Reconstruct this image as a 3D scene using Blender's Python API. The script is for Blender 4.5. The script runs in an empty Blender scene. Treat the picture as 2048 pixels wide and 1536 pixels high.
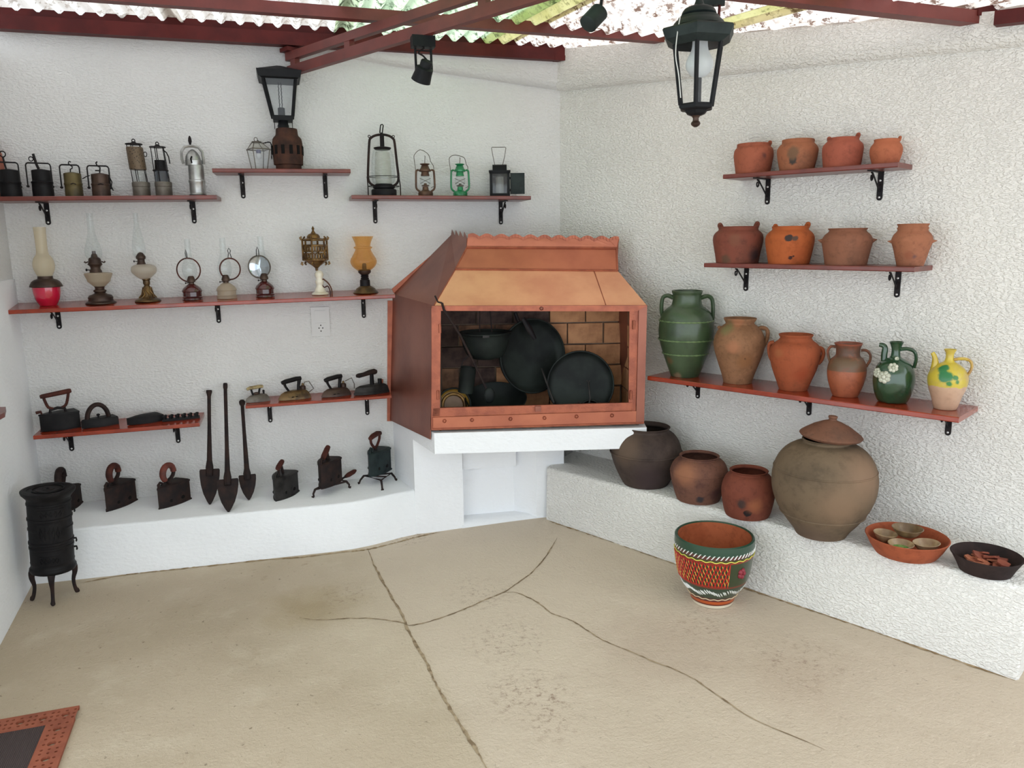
import bpy, bmesh, math, random
from mathutils import Vector, Matrix
random.seed(7)
D = bpy.data
SC = bpy.context.scene
COL = SC.collection
rad = math.radians

# ------------------------------------------------------------------ camera, sky, exposure
F = 1540.0                                   # focal length for a 2048 x 1536 frame
YAW, PIT, ROL = rad(14.74), rad(-10.37), rad(-0.66)
CAM = Vector((0, 0, 1.45))
_cy, _sy, _cp, _sp, _cr, _sr = math.cos(YAW), math.sin(YAW), math.cos(PIT), math.sin(PIT), math.cos(ROL), math.sin(ROL)
FW = Vector((_sy * _cp, _cy * _cp, _sp))
_r = Vector((_cy, -_sy, 0))
_u = _r.cross(FW)
RT = _cr * _r + _sr * _u
UP = -_sr * _r + _cr * _u
cam = D.objects.new('camera', D.cameras.new('camera'))
COL.objects.link(cam)
cam.matrix_world = Matrix(((RT.x, UP.x, -FW.x, CAM.x), (RT.y, UP.y, -FW.y, CAM.y), (RT.z, UP.z, -FW.z, CAM.z), (0, 0, 0, 1)))
cam.data.sensor_width = 36
cam.data.lens = F / 2048 * 36
cam.data.clip_start = 0.02
SC.camera = cam
SC.view_settings.view_transform = 'Standard'
SC.view_settings.look = 'None'
SC.view_settings.gamma = 1
SC.view_settings.use_curve_mapping = False
SC.view_settings.exposure = 0.5
SKY_COLOR, SKY_STRENGTH = (0.87, 0.94, 1.0), 2.0
w = D.worlds.new('overcast_sky')
SC.world = w
w.use_nodes = True
w.node_tree.nodes['Background'].inputs[0].default_value = (*SKY_COLOR, 1)
w.node_tree.nodes['Background'].inputs[1].default_value = SKY_STRENGTH

# ------------------------------------------------------------------ where things stand
YL = 4.0                                     # left wall plane
CX = 1.328                                   # corner of the two walls
A = rad(31.13)
DR = Vector((math.sin(A), -math.cos(A), 0))  # along the right wall, towards the viewer
NR = Vector((-math.cos(A), -math.sin(A), 0)) # right wall, into the room
CORNER = Vector((CX, YL, 0))
ROTR = math.atan2(NR.x, -NR.y)
ZBL, ZBR = 0.234, 0.31                       # tops of the two ledges
FL, FR = Vector((.52, 3.42, 0)), Vector((1.48, 3.23, 0))   # front corners of the hood
FD = (FR - FL).normalized()
FN = Vector((FD.y, -FD.x, 0))                # hood front, into the room

def ray(px, py):
    return (RT * (px - 1024) - UP * (py - 768) + FW * F).normalized()
def hit(px, py, p, n):
    d = ray(px, py)
    return CAM + d * ((p - CAM).dot(n) / d.dot(n))
def onL(px, py, off=0): return hit(px, py, Vector((0, YL - off, 0)), Vector((0, 1, 0)))
def onR(px, py, off=0): return hit(px, py, CORNER + NR * off, NR)
def onZ(px, py, z): return hit(px, py, Vector((0, 0, z)), Vector((0, 0, 1)))
def onF(px, py, off=0): return hit(px, py, FL + FN * off, FN)
def proj(P):
    q = P - CAM
    d = q.dot(FW)
    return 1024 + F * q.dot(RT) / d, 768 - F * q.dot(UP) / d
def wallpt(side, px, z, off):
    t = 0.5
    f = (lambda t: Vector((t, YL - off, z))) if side == 'L' else (lambda t: CORNER + DR * t + NR * off + Vector((0, 0, z)))
    for _ in range(12):
        a, b = proj(f(t))[0], proj(f(t + .001))[0]
        t += (px - a) / (b - a) * .001
    return f(t)
def fz(x, y):                                # the floor swells slightly towards the corner
    s = min(1, max(0, (x - .2) / 1.0))
    return max(-.03, s * s * (3 - 2 * s) * .026 * (y - 2.55) / 1.1)
def metric(P):
    r = math.atan2(CAM.x - P.x, -(CAM.y - P.y))
    h = Vector((math.cos(r), math.sin(r), 0)) * .05
    v = Vector((0, 0, .05))
    a, b = proj(P - h), proj(P + h)
    c, d = proj(P - v), proj(P + v)
    e = math.atan2(CAM.z - P.z, math.hypot(CAM.x - P.x, CAM.y - P.y))
    return r, .1 / math.hypot(b[0] - a[0], b[1] - a[1]), .1 / math.hypot(d[0] - c[0], d[1] - c[1]), e

# ------------------------------------------------------------------ materials
def lin(c):
    return tuple(((v / 255) / 12.92 if v / 255 <= .04045 else ((v / 255 + .055) / 1.055) ** 2.4) for v in c) + (1,)
class NT:
    def __init__(s, name):
        s.m = D.materials.new(name); s.m.use_nodes = True
        s.t = s.m.node_tree; s.n = s.t.nodes; s.b = s.n['Principled BSDF']; s.out = s.n['Material Output']
        s.co = s.n.new('ShaderNodeTexCoord').outputs['Object']
    def link(s, a, b): s.t.links.new(a, b)
    def noise(s, scale, detail=4, rough=.55, co=None):
        n = s.n.new('ShaderNodeTexNoise'); n.inputs['Scale'].default_value = scale; n.inputs['Detail'].default_value = detail; n.inputs['Roughness'].default_value = rough
        s.link(co or s.co, n.inputs['Vector']); return n.outputs['Fac']
    def rng(s, v, a, b, c=0, d=1):
        n = s.n.new('ShaderNodeMapRange'); n.interpolation_type = 'SMOOTHSTEP'
        s.link(v, n.inputs[0])
        for i, x in enumerate((a, b, c, d)): n.inputs[i + 1].default_value = x
        return n.outputs[0]
    def mix(s, f, a, b):
        n = s.n.new('ShaderNodeMix'); n.data_type = 'RGBA'
        for sock, v in ((n.inputs[0], f), (n.inputs[6], a), (n.inputs[7], b)):
            if hasattr(v, 'links'): s.link(v, sock)
            else: sock.default_value = v
        return n.outputs[2]
    def math(s, op, a, b=0):
        n = s.n.new('ShaderNodeMath'); n.operation = op
        for sock, v in ((n.inputs[0], a), (n.inputs[1], b)):
            if hasattr(v, 'links'): s.link(v, sock)
            else: sock.default_value = v
        return n.outputs[0]
    def xyz(s):
        n = s.n.new('ShaderNodeSeparateXYZ'); s.link(s.co, n.inputs[0]); return n.outputs
    def dist(s, p, wob=0, wscale=30):
        n = s.n.new('ShaderNodeVectorMath'); n.operation = 'DISTANCE'
        s.link(s.co, n.inputs[0]); n.inputs[1].default_value = p
        if wob: return s.math('ADD', n.outputs['Value'], s.math('MULTIPLY', s.math('SUBTRACT', s.noise(wscale), .5), wob))
        return n.outputs['Value']
    def bump(s, h, strength, dist=.01, normal=None):
        n = s.n.new('ShaderNodeBump'); n.inputs['Strength'].default_value = strength; n.inputs['Distance'].default_value = dist
        s.link(h, n.inputs['Height'])
        if normal: s.link(normal, n.inputs['Normal'])
        s.link(n.outputs[0], s.b.inputs['Normal']); return n.outputs[0]
def mat(name, c, rough=.6, metal=0, c2=None, ns=12, lo=.35, hi=.7, bump=0, bs=60, coat=0, patches=(), zones=(), wob=.01, bd=.004, mottle=0):
    """One colour varied towards c2 by noise; patches = stains (point, inner, outer, colour); zones = glaze limits (height, colour above it)."""
    k = NT(name)
    col = lin(c)
    for z, zc in zones:
        zz = k.math('ADD', k.xyz()[2], k.math('MULTIPLY', k.math('SUBTRACT', k.noise(25), .5), wob * 2))
        col = k.mix(k.rng(zz, z - .0015, z + .0015), col, lin(zc))
    if c2: col = k.mix(k.rng(k.noise(ns, 5), lo, hi), col, lin(c2))
    if mottle:
        col = k.mix(k.rng(k.noise(ns * 4, 6, .7), .48, .72, 0, mottle), col, lin(tuple(v * .74 for v in c)))
        col = k.mix(k.rng(k.noise(ns * 2.3, 5, .6), .55, .75, 0, mottle * .7), col, lin(tuple(min(255, v * 1.14 + 8) for v in c)))
    for p, a, b, pc in patches:
        col = k.mix(k.rng(k.dist(p, .03), a, b, 1, 0), col, lin(pc))
    if hasattr(col, 'links'): k.link(col, k.b.inputs['Base Color'])
    else: k.b.inputs['Base Color'].default_value = col
    k.b.inputs['Roughness'].default_value = rough
    k.b.inputs['Metallic'].default_value = metal
    if sum(c) < 175 and not coat: k.b.inputs['Specular IOR Level'].default_value = .16
    elif rough > .7: k.b.inputs['Specular IOR Level'].default_value = .22
    if coat: k.b.inputs['Coat Weight'].default_value = coat; k.b.inputs['Coat Roughness'].default_value = .12
    if bump: k.bump(k.noise(bs, 5), bump, bd)
    return k.m
def glass(name, tint=(250, 252, 252), body=0.0, bodyc=(230, 225, 205), sheen=.42):
    k = NT(name); k.n.remove(k.b)
    tr = k.n.new('ShaderNodeBsdfTransparent'); tr.inputs[0].default_value = lin(tint)
    gl = k.n.new('ShaderNodeBsdfGlossy'); gl.inputs['Roughness'].default_value = .04
    lw = k.n.new('ShaderNodeLayerWeight'); lw.inputs[0].default_value = .35
    f = k.rng(lw.outputs['Facing'], 0, 1, .03, sheen)
    mx = k.n.new('ShaderNodeMixShader'); k.link(f, mx.inputs[0]); k.link(tr.outputs[0], mx.inputs[1]); k.link(gl.outputs[0], mx.inputs[2])
    o = mx.outputs[0]
    if body:
        df = k.n.new('ShaderNodeBsdfTranslucent'); df.inputs[0].default_value = lin(bodyc)
        d2 = k.n.new('ShaderNodeBsdfDiffuse'); d2.inputs[0].default_value = lin(bodyc)
        ad = k.n.new('ShaderNodeMixShader'); ad.inputs[0].default_value = .5; k.link(df.outputs[0], ad.inputs[1]); k.link(d2.outputs[0], ad.inputs[2])
        m2 = k.n.new('ShaderNodeMixShader'); m2.inputs[0].default_value = body; k.link(o, m2.inputs[1]); k.link(ad.outputs[0], m2.inputs[2]); o = m2.outputs[0]
    k.link(o, k.out.inputs[0])
    return k.m
def stucco(name, c, strength, scale, d=.006):
    k = NT(name)
    mp = k.n.new('ShaderNodeMapping'); mp.inputs['Scale'].default_value = (.8, .8, 1.5); k.link(k.co, mp.inputs[0]); cc = mp.outputs[0]
    n1 = k.noise(scale, 3, .5, cc); n2 = k.noise(scale * 3.2, 3, .6, cc)
    v = k.n.new('ShaderNodeTexVoronoi'); v.feature = 'SMOOTH_F1'; v.inputs['Scale'].default_value = scale * 1.3; k.link(cc, v.inputs['Vector'])
    h = k.math('ADD', k.math('MULTIPLY', k.rng(n1, .38, .62), .8), k.math('ADD', k.math('MULTIPLY', n2, .35), k.math('MULTIPLY', v.outputs['Distance'], .5)))
    k.link(k.mix(k.rng(k.noise(2.0, 3), .35, .7), lin(c), lin(tuple(x * .975 for x in c))), k.b.inputs['Base Color'])
    k.b.inputs['Roughness'].default_value = .85
    k.bump(h, strength, d)
    return k.m
M = {}
M['stucco'] = stucco('white_rough_render', (230, 228, 223), .85, 86, .0050)
M['plaster'] = stucco('white_smooth_plaster', (236, 238, 241), .35, 45, .003)
M['stuccoL'] = stucco('white_render', (217, 216, 215), .65, 80, .0042)

# floor: worn beige concrete
k = NT('beige_concrete')
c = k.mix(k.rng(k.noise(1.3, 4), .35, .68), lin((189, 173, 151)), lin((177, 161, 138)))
c = k.mix(k.rng(k.noise(5, 6, .65), .5, .75, 0, .55), c, lin((204, 191, 170)))
c = k.mix(k.rng(k.noise(9, 7, .7), .60, .74, 0, .6), c, lin((150, 128, 100)))
c = k.mix(k.rng(k.noise(44, 3, .6), .65, .73, 0, .7), c, lin((112, 96, 76)))
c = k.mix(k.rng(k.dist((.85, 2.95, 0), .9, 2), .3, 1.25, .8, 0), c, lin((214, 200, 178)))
c = k.mix(k.rng(k.dist((1.15, 2.35, 0), .35, 6), .05, .40, .38, 0), c, lin((140, 108, 88)))
c = k.mix(k.rng(k.dist((-.05, 3.05, 0), .25, 8), .02, .28, .45, 0), c, lin((150, 128, 82)))
c = k.mix(k.rng(k.dist((1.5, 2.05, 0), .3, 7), .02, .30, .30, 0), c, lin((150, 118, 92)))
p0, p1 = onZ(762, 1156, 0), onZ(975, 1536, 0)      # paler slab beyond the long crack
nn = Vector((-(p1 - p0).y, (p1 - p0).x, 0)).normalized()
if nn.x < 0: nn = -nn
dv = k.n.new('ShaderNodeVectorMath'); dv.operation = 'DOT_PRODUCT'; k.link(k.co, dv.inputs[0]); dv.inputs[1].default_value = nn
c = k.mix(k.rng(dv.outputs['Value'], nn.dot(p0) - .03, nn.dot(p0) + .04, 0, .45), c, lin((208, 193, 176)))
spk = k.rng(k.noise(38, 6, .75), .50, .66)
for px, py, r0, am in ((960, 1190, .22, .55), (1010, 1280, .25, .6), (1060, 1385, .22, .75), (1100, 1440, .15, .5), (1400, 1250, .2, .5), (1600, 1320, .28, .55), (820, 1075, .16, .8), (700, 1190, .18, .5)):
    p = onZ(px, py, 0)
    c = k.mix(k.math('MULTIPLY', spk, k.rng(k.dist(p, .12, 9), .02, r0, am, 0)), c, lin((122, 94, 76)))
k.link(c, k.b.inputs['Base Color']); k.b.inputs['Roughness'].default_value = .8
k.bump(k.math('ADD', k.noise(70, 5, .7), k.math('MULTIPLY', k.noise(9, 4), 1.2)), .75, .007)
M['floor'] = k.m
M['crack'] = mat('floor_crack', (124, 106, 84), .95, c2=(168, 150, 124), ns=26, lo=.4, hi=.6)
M['grime'] = mat('grime', (128, 106, 78), .95, c2=(176, 154, 122), ns=30)

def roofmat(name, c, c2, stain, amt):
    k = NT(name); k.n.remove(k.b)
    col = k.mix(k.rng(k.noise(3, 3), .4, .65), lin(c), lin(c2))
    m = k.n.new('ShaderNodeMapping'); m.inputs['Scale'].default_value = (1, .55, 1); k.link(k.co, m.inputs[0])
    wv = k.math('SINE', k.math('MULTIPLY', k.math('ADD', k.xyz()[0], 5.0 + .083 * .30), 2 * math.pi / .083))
    col = k.mix(k.rng(wv, -.6, .9, 0, .62), col, lin(stain))  # corrugation shading painted into the colour as stripes, in the stain tint
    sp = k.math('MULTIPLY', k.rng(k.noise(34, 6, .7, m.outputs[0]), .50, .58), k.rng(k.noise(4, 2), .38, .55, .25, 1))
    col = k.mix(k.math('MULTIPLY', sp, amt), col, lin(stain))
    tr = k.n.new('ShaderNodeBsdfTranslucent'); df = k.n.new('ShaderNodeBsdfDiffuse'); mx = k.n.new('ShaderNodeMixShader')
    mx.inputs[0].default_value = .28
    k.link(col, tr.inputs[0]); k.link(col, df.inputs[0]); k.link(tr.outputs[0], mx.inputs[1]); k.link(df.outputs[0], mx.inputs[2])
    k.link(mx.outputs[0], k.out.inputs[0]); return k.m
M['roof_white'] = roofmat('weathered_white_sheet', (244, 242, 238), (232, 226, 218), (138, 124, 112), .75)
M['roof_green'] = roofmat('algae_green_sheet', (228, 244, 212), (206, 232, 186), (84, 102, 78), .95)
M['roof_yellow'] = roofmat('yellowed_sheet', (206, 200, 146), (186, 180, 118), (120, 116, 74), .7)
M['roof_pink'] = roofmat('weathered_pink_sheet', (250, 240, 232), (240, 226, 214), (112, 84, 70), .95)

M['beam'] = mat('red_oxide_painted_steel', (108, 46, 40), .5, c2=(92, 38, 34), ns=9, bump=.08, bs=120)
M['beam_dark'] = mat('dark_red_painted_steel', (88, 34, 32), .5, c2=(72, 28, 28), ns=9)
M['board'] = mat('varnished_redwood', (146, 50, 24), .2, c2=(126, 42, 20), ns=14, coat=.28)
M['board_hi'] = mat('varnished_brown_board', (112, 48, 38), .4, c2=(94, 40, 32), ns=14, coat=.2)
M['iron'] = mat('black_wrought_iron', (22, 20, 23), .5, .1, c2=(34, 28, 28), ns=30)
M['rusty'] = mat('rusty_cast_iron', (34, 28, 29), .65, .06, c2=(52, 38, 34), ns=22, bump=.25, bs=90)
M['rustgrip'] = mat('rusty_brown_grip', (84, 46, 38), .7, .1, c2=(58, 34, 32), ns=26, bump=.2, bs=90)
M['blackiron'] = mat('sooty_black_iron', (19, 18, 20), .5, .06, c2=(30, 28, 29), ns=20, bump=.2, bs=80)
M['pewter'] = mat('grey_worn_iron', (52, 50, 49), .5, .3, c2=(32, 30, 30), ns=18, bump=.2, bs=80)
M['screw'] = mat('zinc_screw', (205, 205, 205), .3, .8)
M['silver'] = mat('brushed_aluminium', (176, 176, 174), .32, .85, c2=(140, 140, 138), ns=18)
M['tin'] = mat('dull_tin', (112, 106, 98), .5, .6, c2=(80, 72, 66), ns=18)
M['brass'] = mat('tarnished_brass', (106, 82, 50), .4, .6, c2=(60, 46, 34), ns=25)
M['brassgold'] = mat('gilded_brass', (126, 94, 48), .4, .6, c2=(64, 44, 28), ns=30, bump=.3, bs=140)
M['olive'] = mat('olive_brass', (96, 84, 52), .5, .5, c2=(64, 56, 40), ns=16)
M['bronze'] = mat('dark_bronze', (74, 56, 46), .45, .5, c2=(50, 36, 32), ns=18)
M['brownlamp'] = mat('brown_painted_tin', (98, 72, 54), .5, .4, c2=(70, 48, 38), ns=24)
M['greenlamp'] = mat('green_painted_tin', (22, 128, 78), .35, .1, c2=(16, 104, 62), ns=16, coat=.3)
M['blackpaint'] = mat('black_painted_metal', (26, 27, 29), .5, .1, c2=(20, 20, 23), ns=16)
M['darkgreen'] = mat('blackish_green_metal', (44, 51, 50), .5, .1, c2=(32, 38, 38), ns=16)
M['maroon'] = mat('dark_red_glass', (72, 28, 26), .12, c2=(52, 20, 22), ns=14, coat=.6)
M['cranberry'] = mat('cranberry_glass', (196, 26, 66), .08, c2=(176, 18, 44), ns=8, coat=.8)
M['onyx'] = mat('cream_onyx', (222, 216, 200), .25, c2=(196, 184, 160), ns=9, coat=.4)
M['whiteplastic'] = mat('white_plastic', (196, 194, 192), .25)
M['hole'] = mat('dark_hole', (18, 16, 16), .9)
M['bulb'] = glass('frosted_bulb', body=.85, bodyc=(232, 234, 236))
M['clear'] = glass('clear_glass', sheen=.24)
M['pane'] = glass('clear_pane', (252, 253, 253), sheen=.10)
M['milkglass'] = glass('dusty_glass', (246, 246, 242), .22, (226, 226, 220), sheen=.2)
M['mirror'] = mat('lamp_mirror', (170, 176, 184), .06, 1.0)
M['smokeglass'] = glass('grey_ribbed_glass', (196, 200, 206), .35, (150, 158, 168))
M['frost'] = glass('cream_frosted_glass', (246, 240, 224), .40, (240, 230, 212), sheen=.3)
M['amber'] = glass('amber_glass', (246, 216, 164), .16, (236, 196, 138), sheen=.3)
M['fontglass'] = glass('pressed_font_glass', (236, 230, 222), .35, (226, 218, 206))
M['creamglass'] = glass('cream_font_glass', (226, 214, 194), .55, (214, 202, 184))
M['hub'] = mat('old_hub_wood', (76, 50, 40), .8, c2=(50, 36, 32), ns=18, bump=.4, bs=50)
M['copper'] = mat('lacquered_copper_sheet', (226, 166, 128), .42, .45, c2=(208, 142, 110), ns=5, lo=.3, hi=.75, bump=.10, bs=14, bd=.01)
M['copperdark'] = mat('dark_copper_sheet', (146, 92, 76), .40, .6, c2=(124, 74, 62), ns=4, bump=.10, bs=10, bd=.01)  # darker copper tone for the hood's sides and some fittings
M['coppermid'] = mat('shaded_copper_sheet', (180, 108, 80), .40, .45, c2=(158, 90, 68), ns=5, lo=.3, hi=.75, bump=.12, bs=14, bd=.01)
M['coppertrim'] = mat('copper_trim', (162, 92, 68), .42, .5, c2=(138, 76, 58), ns=20, bump=.25, bs=110)
M['brick_dark'] = mat('sooty_brick', (92, 74, 68), .9, c2=(52, 40, 40), ns=14, bump=.4, bs=60)
M['brick_mid'] = mat('smoked_brick', (140, 104, 82), .9, c2=(78, 58, 50), ns=14, bump=.4, bs=60)
M['brick_warm'] = mat('fire_brick', (190, 140, 102), .9, c2=(156, 110, 80), ns=14, bump=.4, bs=60)
M['mortar'] = mat('mortar', (132, 114, 98), .95, c2=(92, 80, 72), ns=10)
M['pan'] = mat('blackened_pan', (24, 27, 27), .5, .2, c2=(36, 42, 39), ns=10)
M['yellow_enamel'] = mat('yellow_enamel', (176, 138, 62), .3, c2=(150, 108, 52), ns=6)
M['tan'] = mat('tan_dish', (128, 98, 72), .5, c2=(104, 76, 56), ns=8)

# ------------------------------------------------------------------ mesh building
def spl(p, n=4):
    """Smooth a list of points (any dimension) with a Catmull-Rom curve."""
    out = []
    N = len(p)
    for i in range(N - 1):
        a, b, c, d = p[max(0, i - 1)], p[i], p[i + 1], p[min(N - 1, i + 2)]
        for j in range(n):
            t = j / n
            out.append(tuple(.5 * (2 * b[q] + (c[q] - a[q]) * t + (2 * a[q] - 5 * b[q] + 4 * c[q] - d[q]) * t * t + (3 * b[q] - a[q] - 3 * c[q] + d[q]) * t ** 3) for q in range(len(b))))
    out.append(tuple(p[-1]))
    return out
class MB:
    def __init__(s, k=(1, 1, 1)): s.v = []; s.f = []; s.k = k
    def add(s, vs, fs):
        n = len(s.v)
        s.v += [tuple(v) for v in vs]
        s.f += [tuple(i + n for i in f) for f in fs]
        return s
    def lathe(s, prof, seg=28, cx=0, cy=0, cap0=True, cap1=False, start=0, ax='z'):
        vs = []
        for r, z in prof:
            for i in range(seg):
                a = start + 2 * math.pi * i / seg
                x, y = r * math.cos(a), r * math.sin(a)
                vs.append((cx + x, cy + y, z) if ax == 'z' else ((cx + x, z, cy + y) if ax == 'y' else (z, cx + x, cy + y)))
        fs = []
        for j in range(len(prof) - 1):
            for i in range(seg):
                q = (j * seg + i, j * seg + (i + 1) % seg, (j + 1) * seg + (i + 1) % seg, (j + 1) * seg + i)
                fs.append(q if ax != 'y' else q[::-1])
        if cap0: fs.append(tuple(range(seg))[::-1])
        if cap1: fs.append(tuple(range((len(prof) - 1) * seg, len(prof) * seg)))
        return s.add(vs, fs)
    def pot(s, prof, wall, seg=36, depth=None, cx=0, cy=0):
        """Closed outer profile with an inner skin wall-thick."""
        inner = [(max(.01, r - wall), z) for r, z in prof[::-1]]
        zb = prof[0][1] + wall
        inner = [(r, max(z, zb)) for r, z in inner]
        inner[0] = (inner[0][0], prof[-1][1])
        rim = [(prof[-1][0] - wall * .5, prof[-1][1] + wall * .35)]
        return s.lathe(list(prof) + rim + inner + [(.01, zb)], seg, cx, cy)
    def tube(s, pts, r, seg=8, closed=False, flat=1.0, side=None):
        P = [Vector(p) for p in pts]
        n = len(P)
        R = r if isinstance(r, (list, tuple)) else [r] * n
        up = None
        vs = []
        for i in range(n):
            a, b = (P[i - 1], P[(i + 1) % n]) if closed else (P[max(0, i - 1)], P[min(n - 1, i + 1)])
            t = (b - a)
            t = t.normalized() if t.length > 1e-9 else Vector((0, 0, 1))
            if up is None:
                up = Vector(side) if side else (Vector((0, 1, 0)) if abs(t.y) < .9 else Vector((1, 0, 0)))
            up = up - t * up.dot(t)
            up = up.normalized() if up.length > 1e-6 else t.orthogonal().normalized()
            q = t.cross(up)
            for j in range(seg):
                an = 2 * math.pi * j / seg
                vs.append(P[i] + up * (math.cos(an) * R[i] * flat) + q * (math.sin(an) * R[i]))
        fs = []
        for i in range(n if closed else n - 1):
            for j in range(seg):
                fs.append((i * seg + j, i * seg + (j + 1) % seg, (i + 1) % n * seg + (j + 1) % seg, (i + 1) % n * seg + j))
        if not closed: fs += [tuple(range(seg))[::-1], tuple(range((n - 1) * seg, n * seg))]
        return s.add(vs, fs)
    def box(s, x0, x1, y0, y1, z0, z1):
        v = [(x, y, z) for z in (z0, z1) for y in (y0, y1) for x in (x0, x1)]
        return s.add(v, [(0, 2, 3, 1), (4, 5, 7, 6), (0, 1, 5, 4), (2, 6, 7, 3), (0, 4, 6, 2), (1, 3, 7, 5)])
    def prism(s, poly, a, b, ax='y'):
        """Extrude a 2-D polygon (x,z) along y, or (x,y) along z."""
        n = len(poly)
        e = (lambda p, q: (p[0], q, p[1])) if ax == 'y' else (lambda p, q: (p[0], p[1], q))
        vs = [e(p, a) for p in poly] + [e(p, b) for p in poly]
        return s.add(vs, [tuple(range(n)), tuple(range(2 * n - 1, n - 1, -1))] + [(i, (i + 1) % n, n + (i + 1) % n, n + i)[::-1] for i in range(n)])
    def slab(s, pts, n, t):
        """A flat plate through 3-D points, t thick along n."""
        P = [Vector(p) for p in pts]; m = len(P); n = Vector(n).normalized() * t
        return s.add(P + [p + n for p in P], [tuple(range(m))[::-1], tuple(range(m, 2 * m))] + [(i, (i + 1) % m, m + (i + 1) % m, m + i) for i in range(m)])
    def loft(s, rings, cap=True):
        m = len(rings[0]); vs = [p for r in rings for p in r]; fs = []
        for j in range(len(rings) - 1):
            fs += [(j * m + i, j * m + (i + 1) % m, (j + 1) * m + (i + 1) % m, (j + 1) * m + i) for i in range(m)]
        if cap: fs += [tuple(range(m))[::-1], tuple(range((len(rings) - 1) * m, len(rings) * m))]
        return s.add(vs, fs)
    def ball(s, c, r, seg=12, sx=1, sy=1, sz=1):
        pr = [(max(1e-4, r * math.sin(math.pi * i / 8)), -r * math.cos(math.pi * i / 8)) for i in range(9)]
        n = len(s.v)
        s.lathe(pr, seg, cap0=False)
        for i in range(n, len(s.v)):
            x, y, z = s.v[i]; s.v[i] = (c[0] + x * sx, c[1] + y * sy, c[2] + z * sz)
        return s
    def turn(s, mtx, start=0):
        for i in range(start, len(s.v)): s.v[i] = tuple(mtx @ Vector(s.v[i]))
        return s
    def build(s, name, m, parent=None, smooth=True, ang=40):
        me = D.meshes.new(name)
        kx, ky, kz = s.k
        me.from_pydata([(x * kx, y * ky, z * kz) for x, y, z in s.v], [], s.f)
        bm = bmesh.new(); bm.from_mesh(me); bmesh.ops.recalc_face_normals(bm, faces=bm.faces); bm.to_mesh(me); bm.free()
        me.materials.append(M[m] if isinstance(m, str) else m)
        if smooth:
            me.shade_smooth(); me.set_sharp_from_angle(angle=rad(ang))
        o = D.objects.new(name, me); COL.objects.link(o)
        if parent: o.parent = parent
        return o
def tag(o, label=None, cat=None, group=None, kind=None):
    for key, v in (('label', label), ('category', cat), ('group', group), ('kind', kind)):
        if v: o[key] = v
    return o
def thing(name, label, cat, loc=(0, 0, 0), rz=0, group=None):
    o = D.objects.new(name, None); o.empty_display_size = .05; COL.objects.link(o)
    o.location = loc; o.rotation_euler = (0, 0, rz)
    return tag(o, label, cat, group)
def structure(name, mb, m, label=None, **kw):
    return tag(mb.build(name, m, **kw), label, kind='structure')
ZOOM = dict(z1=(4.551, 0, 230), z2=(5.12, 420, 120), z3=(5.389, 700, 230), z4=(4.876, 0, 420), z5=(4.452, 340, 440), z6=(4.955, 40, 720), z7=(4.517, 380, 700), z8=(4.517, 0, 900),
            y2=(4.876, 860, 600), y3=(2.926, 1280, 550), y4=(4.152, 1420, 250), y5=(3.413, 1180, 820), y6=(3.841, 1640, 980), y7=(5.91, 1300, 0), y8=(2.768, 560, 0), p=(1, 0, 0))
class T:
    """A thing whose parts are measured in sight units (turned into metres by the distance at which it stands)."""
    def __init__(s, name, label, cat, P, z, cx, by, rb=0, group=None, rot=0):
        s.P = P; s.sc, s.ox, s.oy = ZOOM[z]; s.cx = cx
        r, h, v, e = metric(P)
        s.by = by - rb * math.sin(e)
        s.k = (h / s.sc, h / s.sc, v / s.sc)
        s.root = thing(name, label, cat, P, r + rot, group)
    def mb(s): return MB(s.k)
    def z(s, y): return s.by - y
    def x(s, x): return x - s.cx
    def pr(s, l, n=0):
        l = [(r, s.by - y) for r, y in l]
        l[0] = (l[0][0], max(0, l[0][1])) if l[0][1] < 3 else l[0]
        return spl(l, n) if n else l
    def pts(s, l, y=0): return [(p[0] - s.cx, (p[2] if len(p) > 2 else y), s.by - p[1]) for p in l]

# ------------------------------------------------------------------ room shell
def zr(x, y): return 2.412 + max(0, 1.3 - x) * (.012 + .05 * min(1, max(0, 3.95 - y) / .6)) + .118 * (y - 3.95)
m = MB(); nx, ny = 60, 72
for j in range(ny + 1):
    for i in range(nx + 1):
        x, y = -1.5 + 5.0 * i / nx, -2.0 + 6.1 * j / ny
        m.v.append((x, y, fz(x, y)))
m.f = [(j * (nx + 1) + i, j * (nx + 1) + i + 1, (j + 1) * (nx + 1) + i + 1, (j + 1) * (nx + 1) + i) for j in range(ny) for i in range(nx)]
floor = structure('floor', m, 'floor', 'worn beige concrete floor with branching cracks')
def ribbon(name, pts, wd, mt, parent, jit=.35, dz=.0012, n=6):
    P = [onZ(px, py, 0) for px, py in pts]
    P = [Vector(p) for p in spl([tuple(onZ(px, py, fz(q.x, q.y))) for (px, py), q in zip(pts, P)], n)]
    b = MB()
    for i, p in enumerate(P):
        d = (P[min(i + 1, len(P) - 1)] - P[max(0, i - 1)]); d.z = 0
        q = Vector((-d.y, d.x, 0)).normalized()
        e = min(1, (i + .3) / 6, (len(P) - i - .7) / 6)
        ww = wd * (1 + random.uniform(-jit, jit)) * max(.15, e)
        c = p + q * random.uniform(-.25, .25) * wd
        for sgn in (-1, 1):
            v = c + q * ww * .5 * sgn
            b.v.append((v.x, v.y, fz(v.x, v.y) + dz))
    b.f = [(2 * i, 2 * i + 1, 2 * i + 3, 2 * i + 2) for i in range(len(P) - 1)]
    return b.build(name, mt, parent, smooth=False)
ribbon('crack', [(737, 1099), (748, 1130), (762, 1156), (782, 1192), (802, 1225), (815, 1258), (832, 1290), (852, 1325), (868, 1360), (884, 1392), (905, 1425), (930, 1465), (955, 1505), (980, 1545)], .010, 'crack', floor, .4, n=5)
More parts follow.
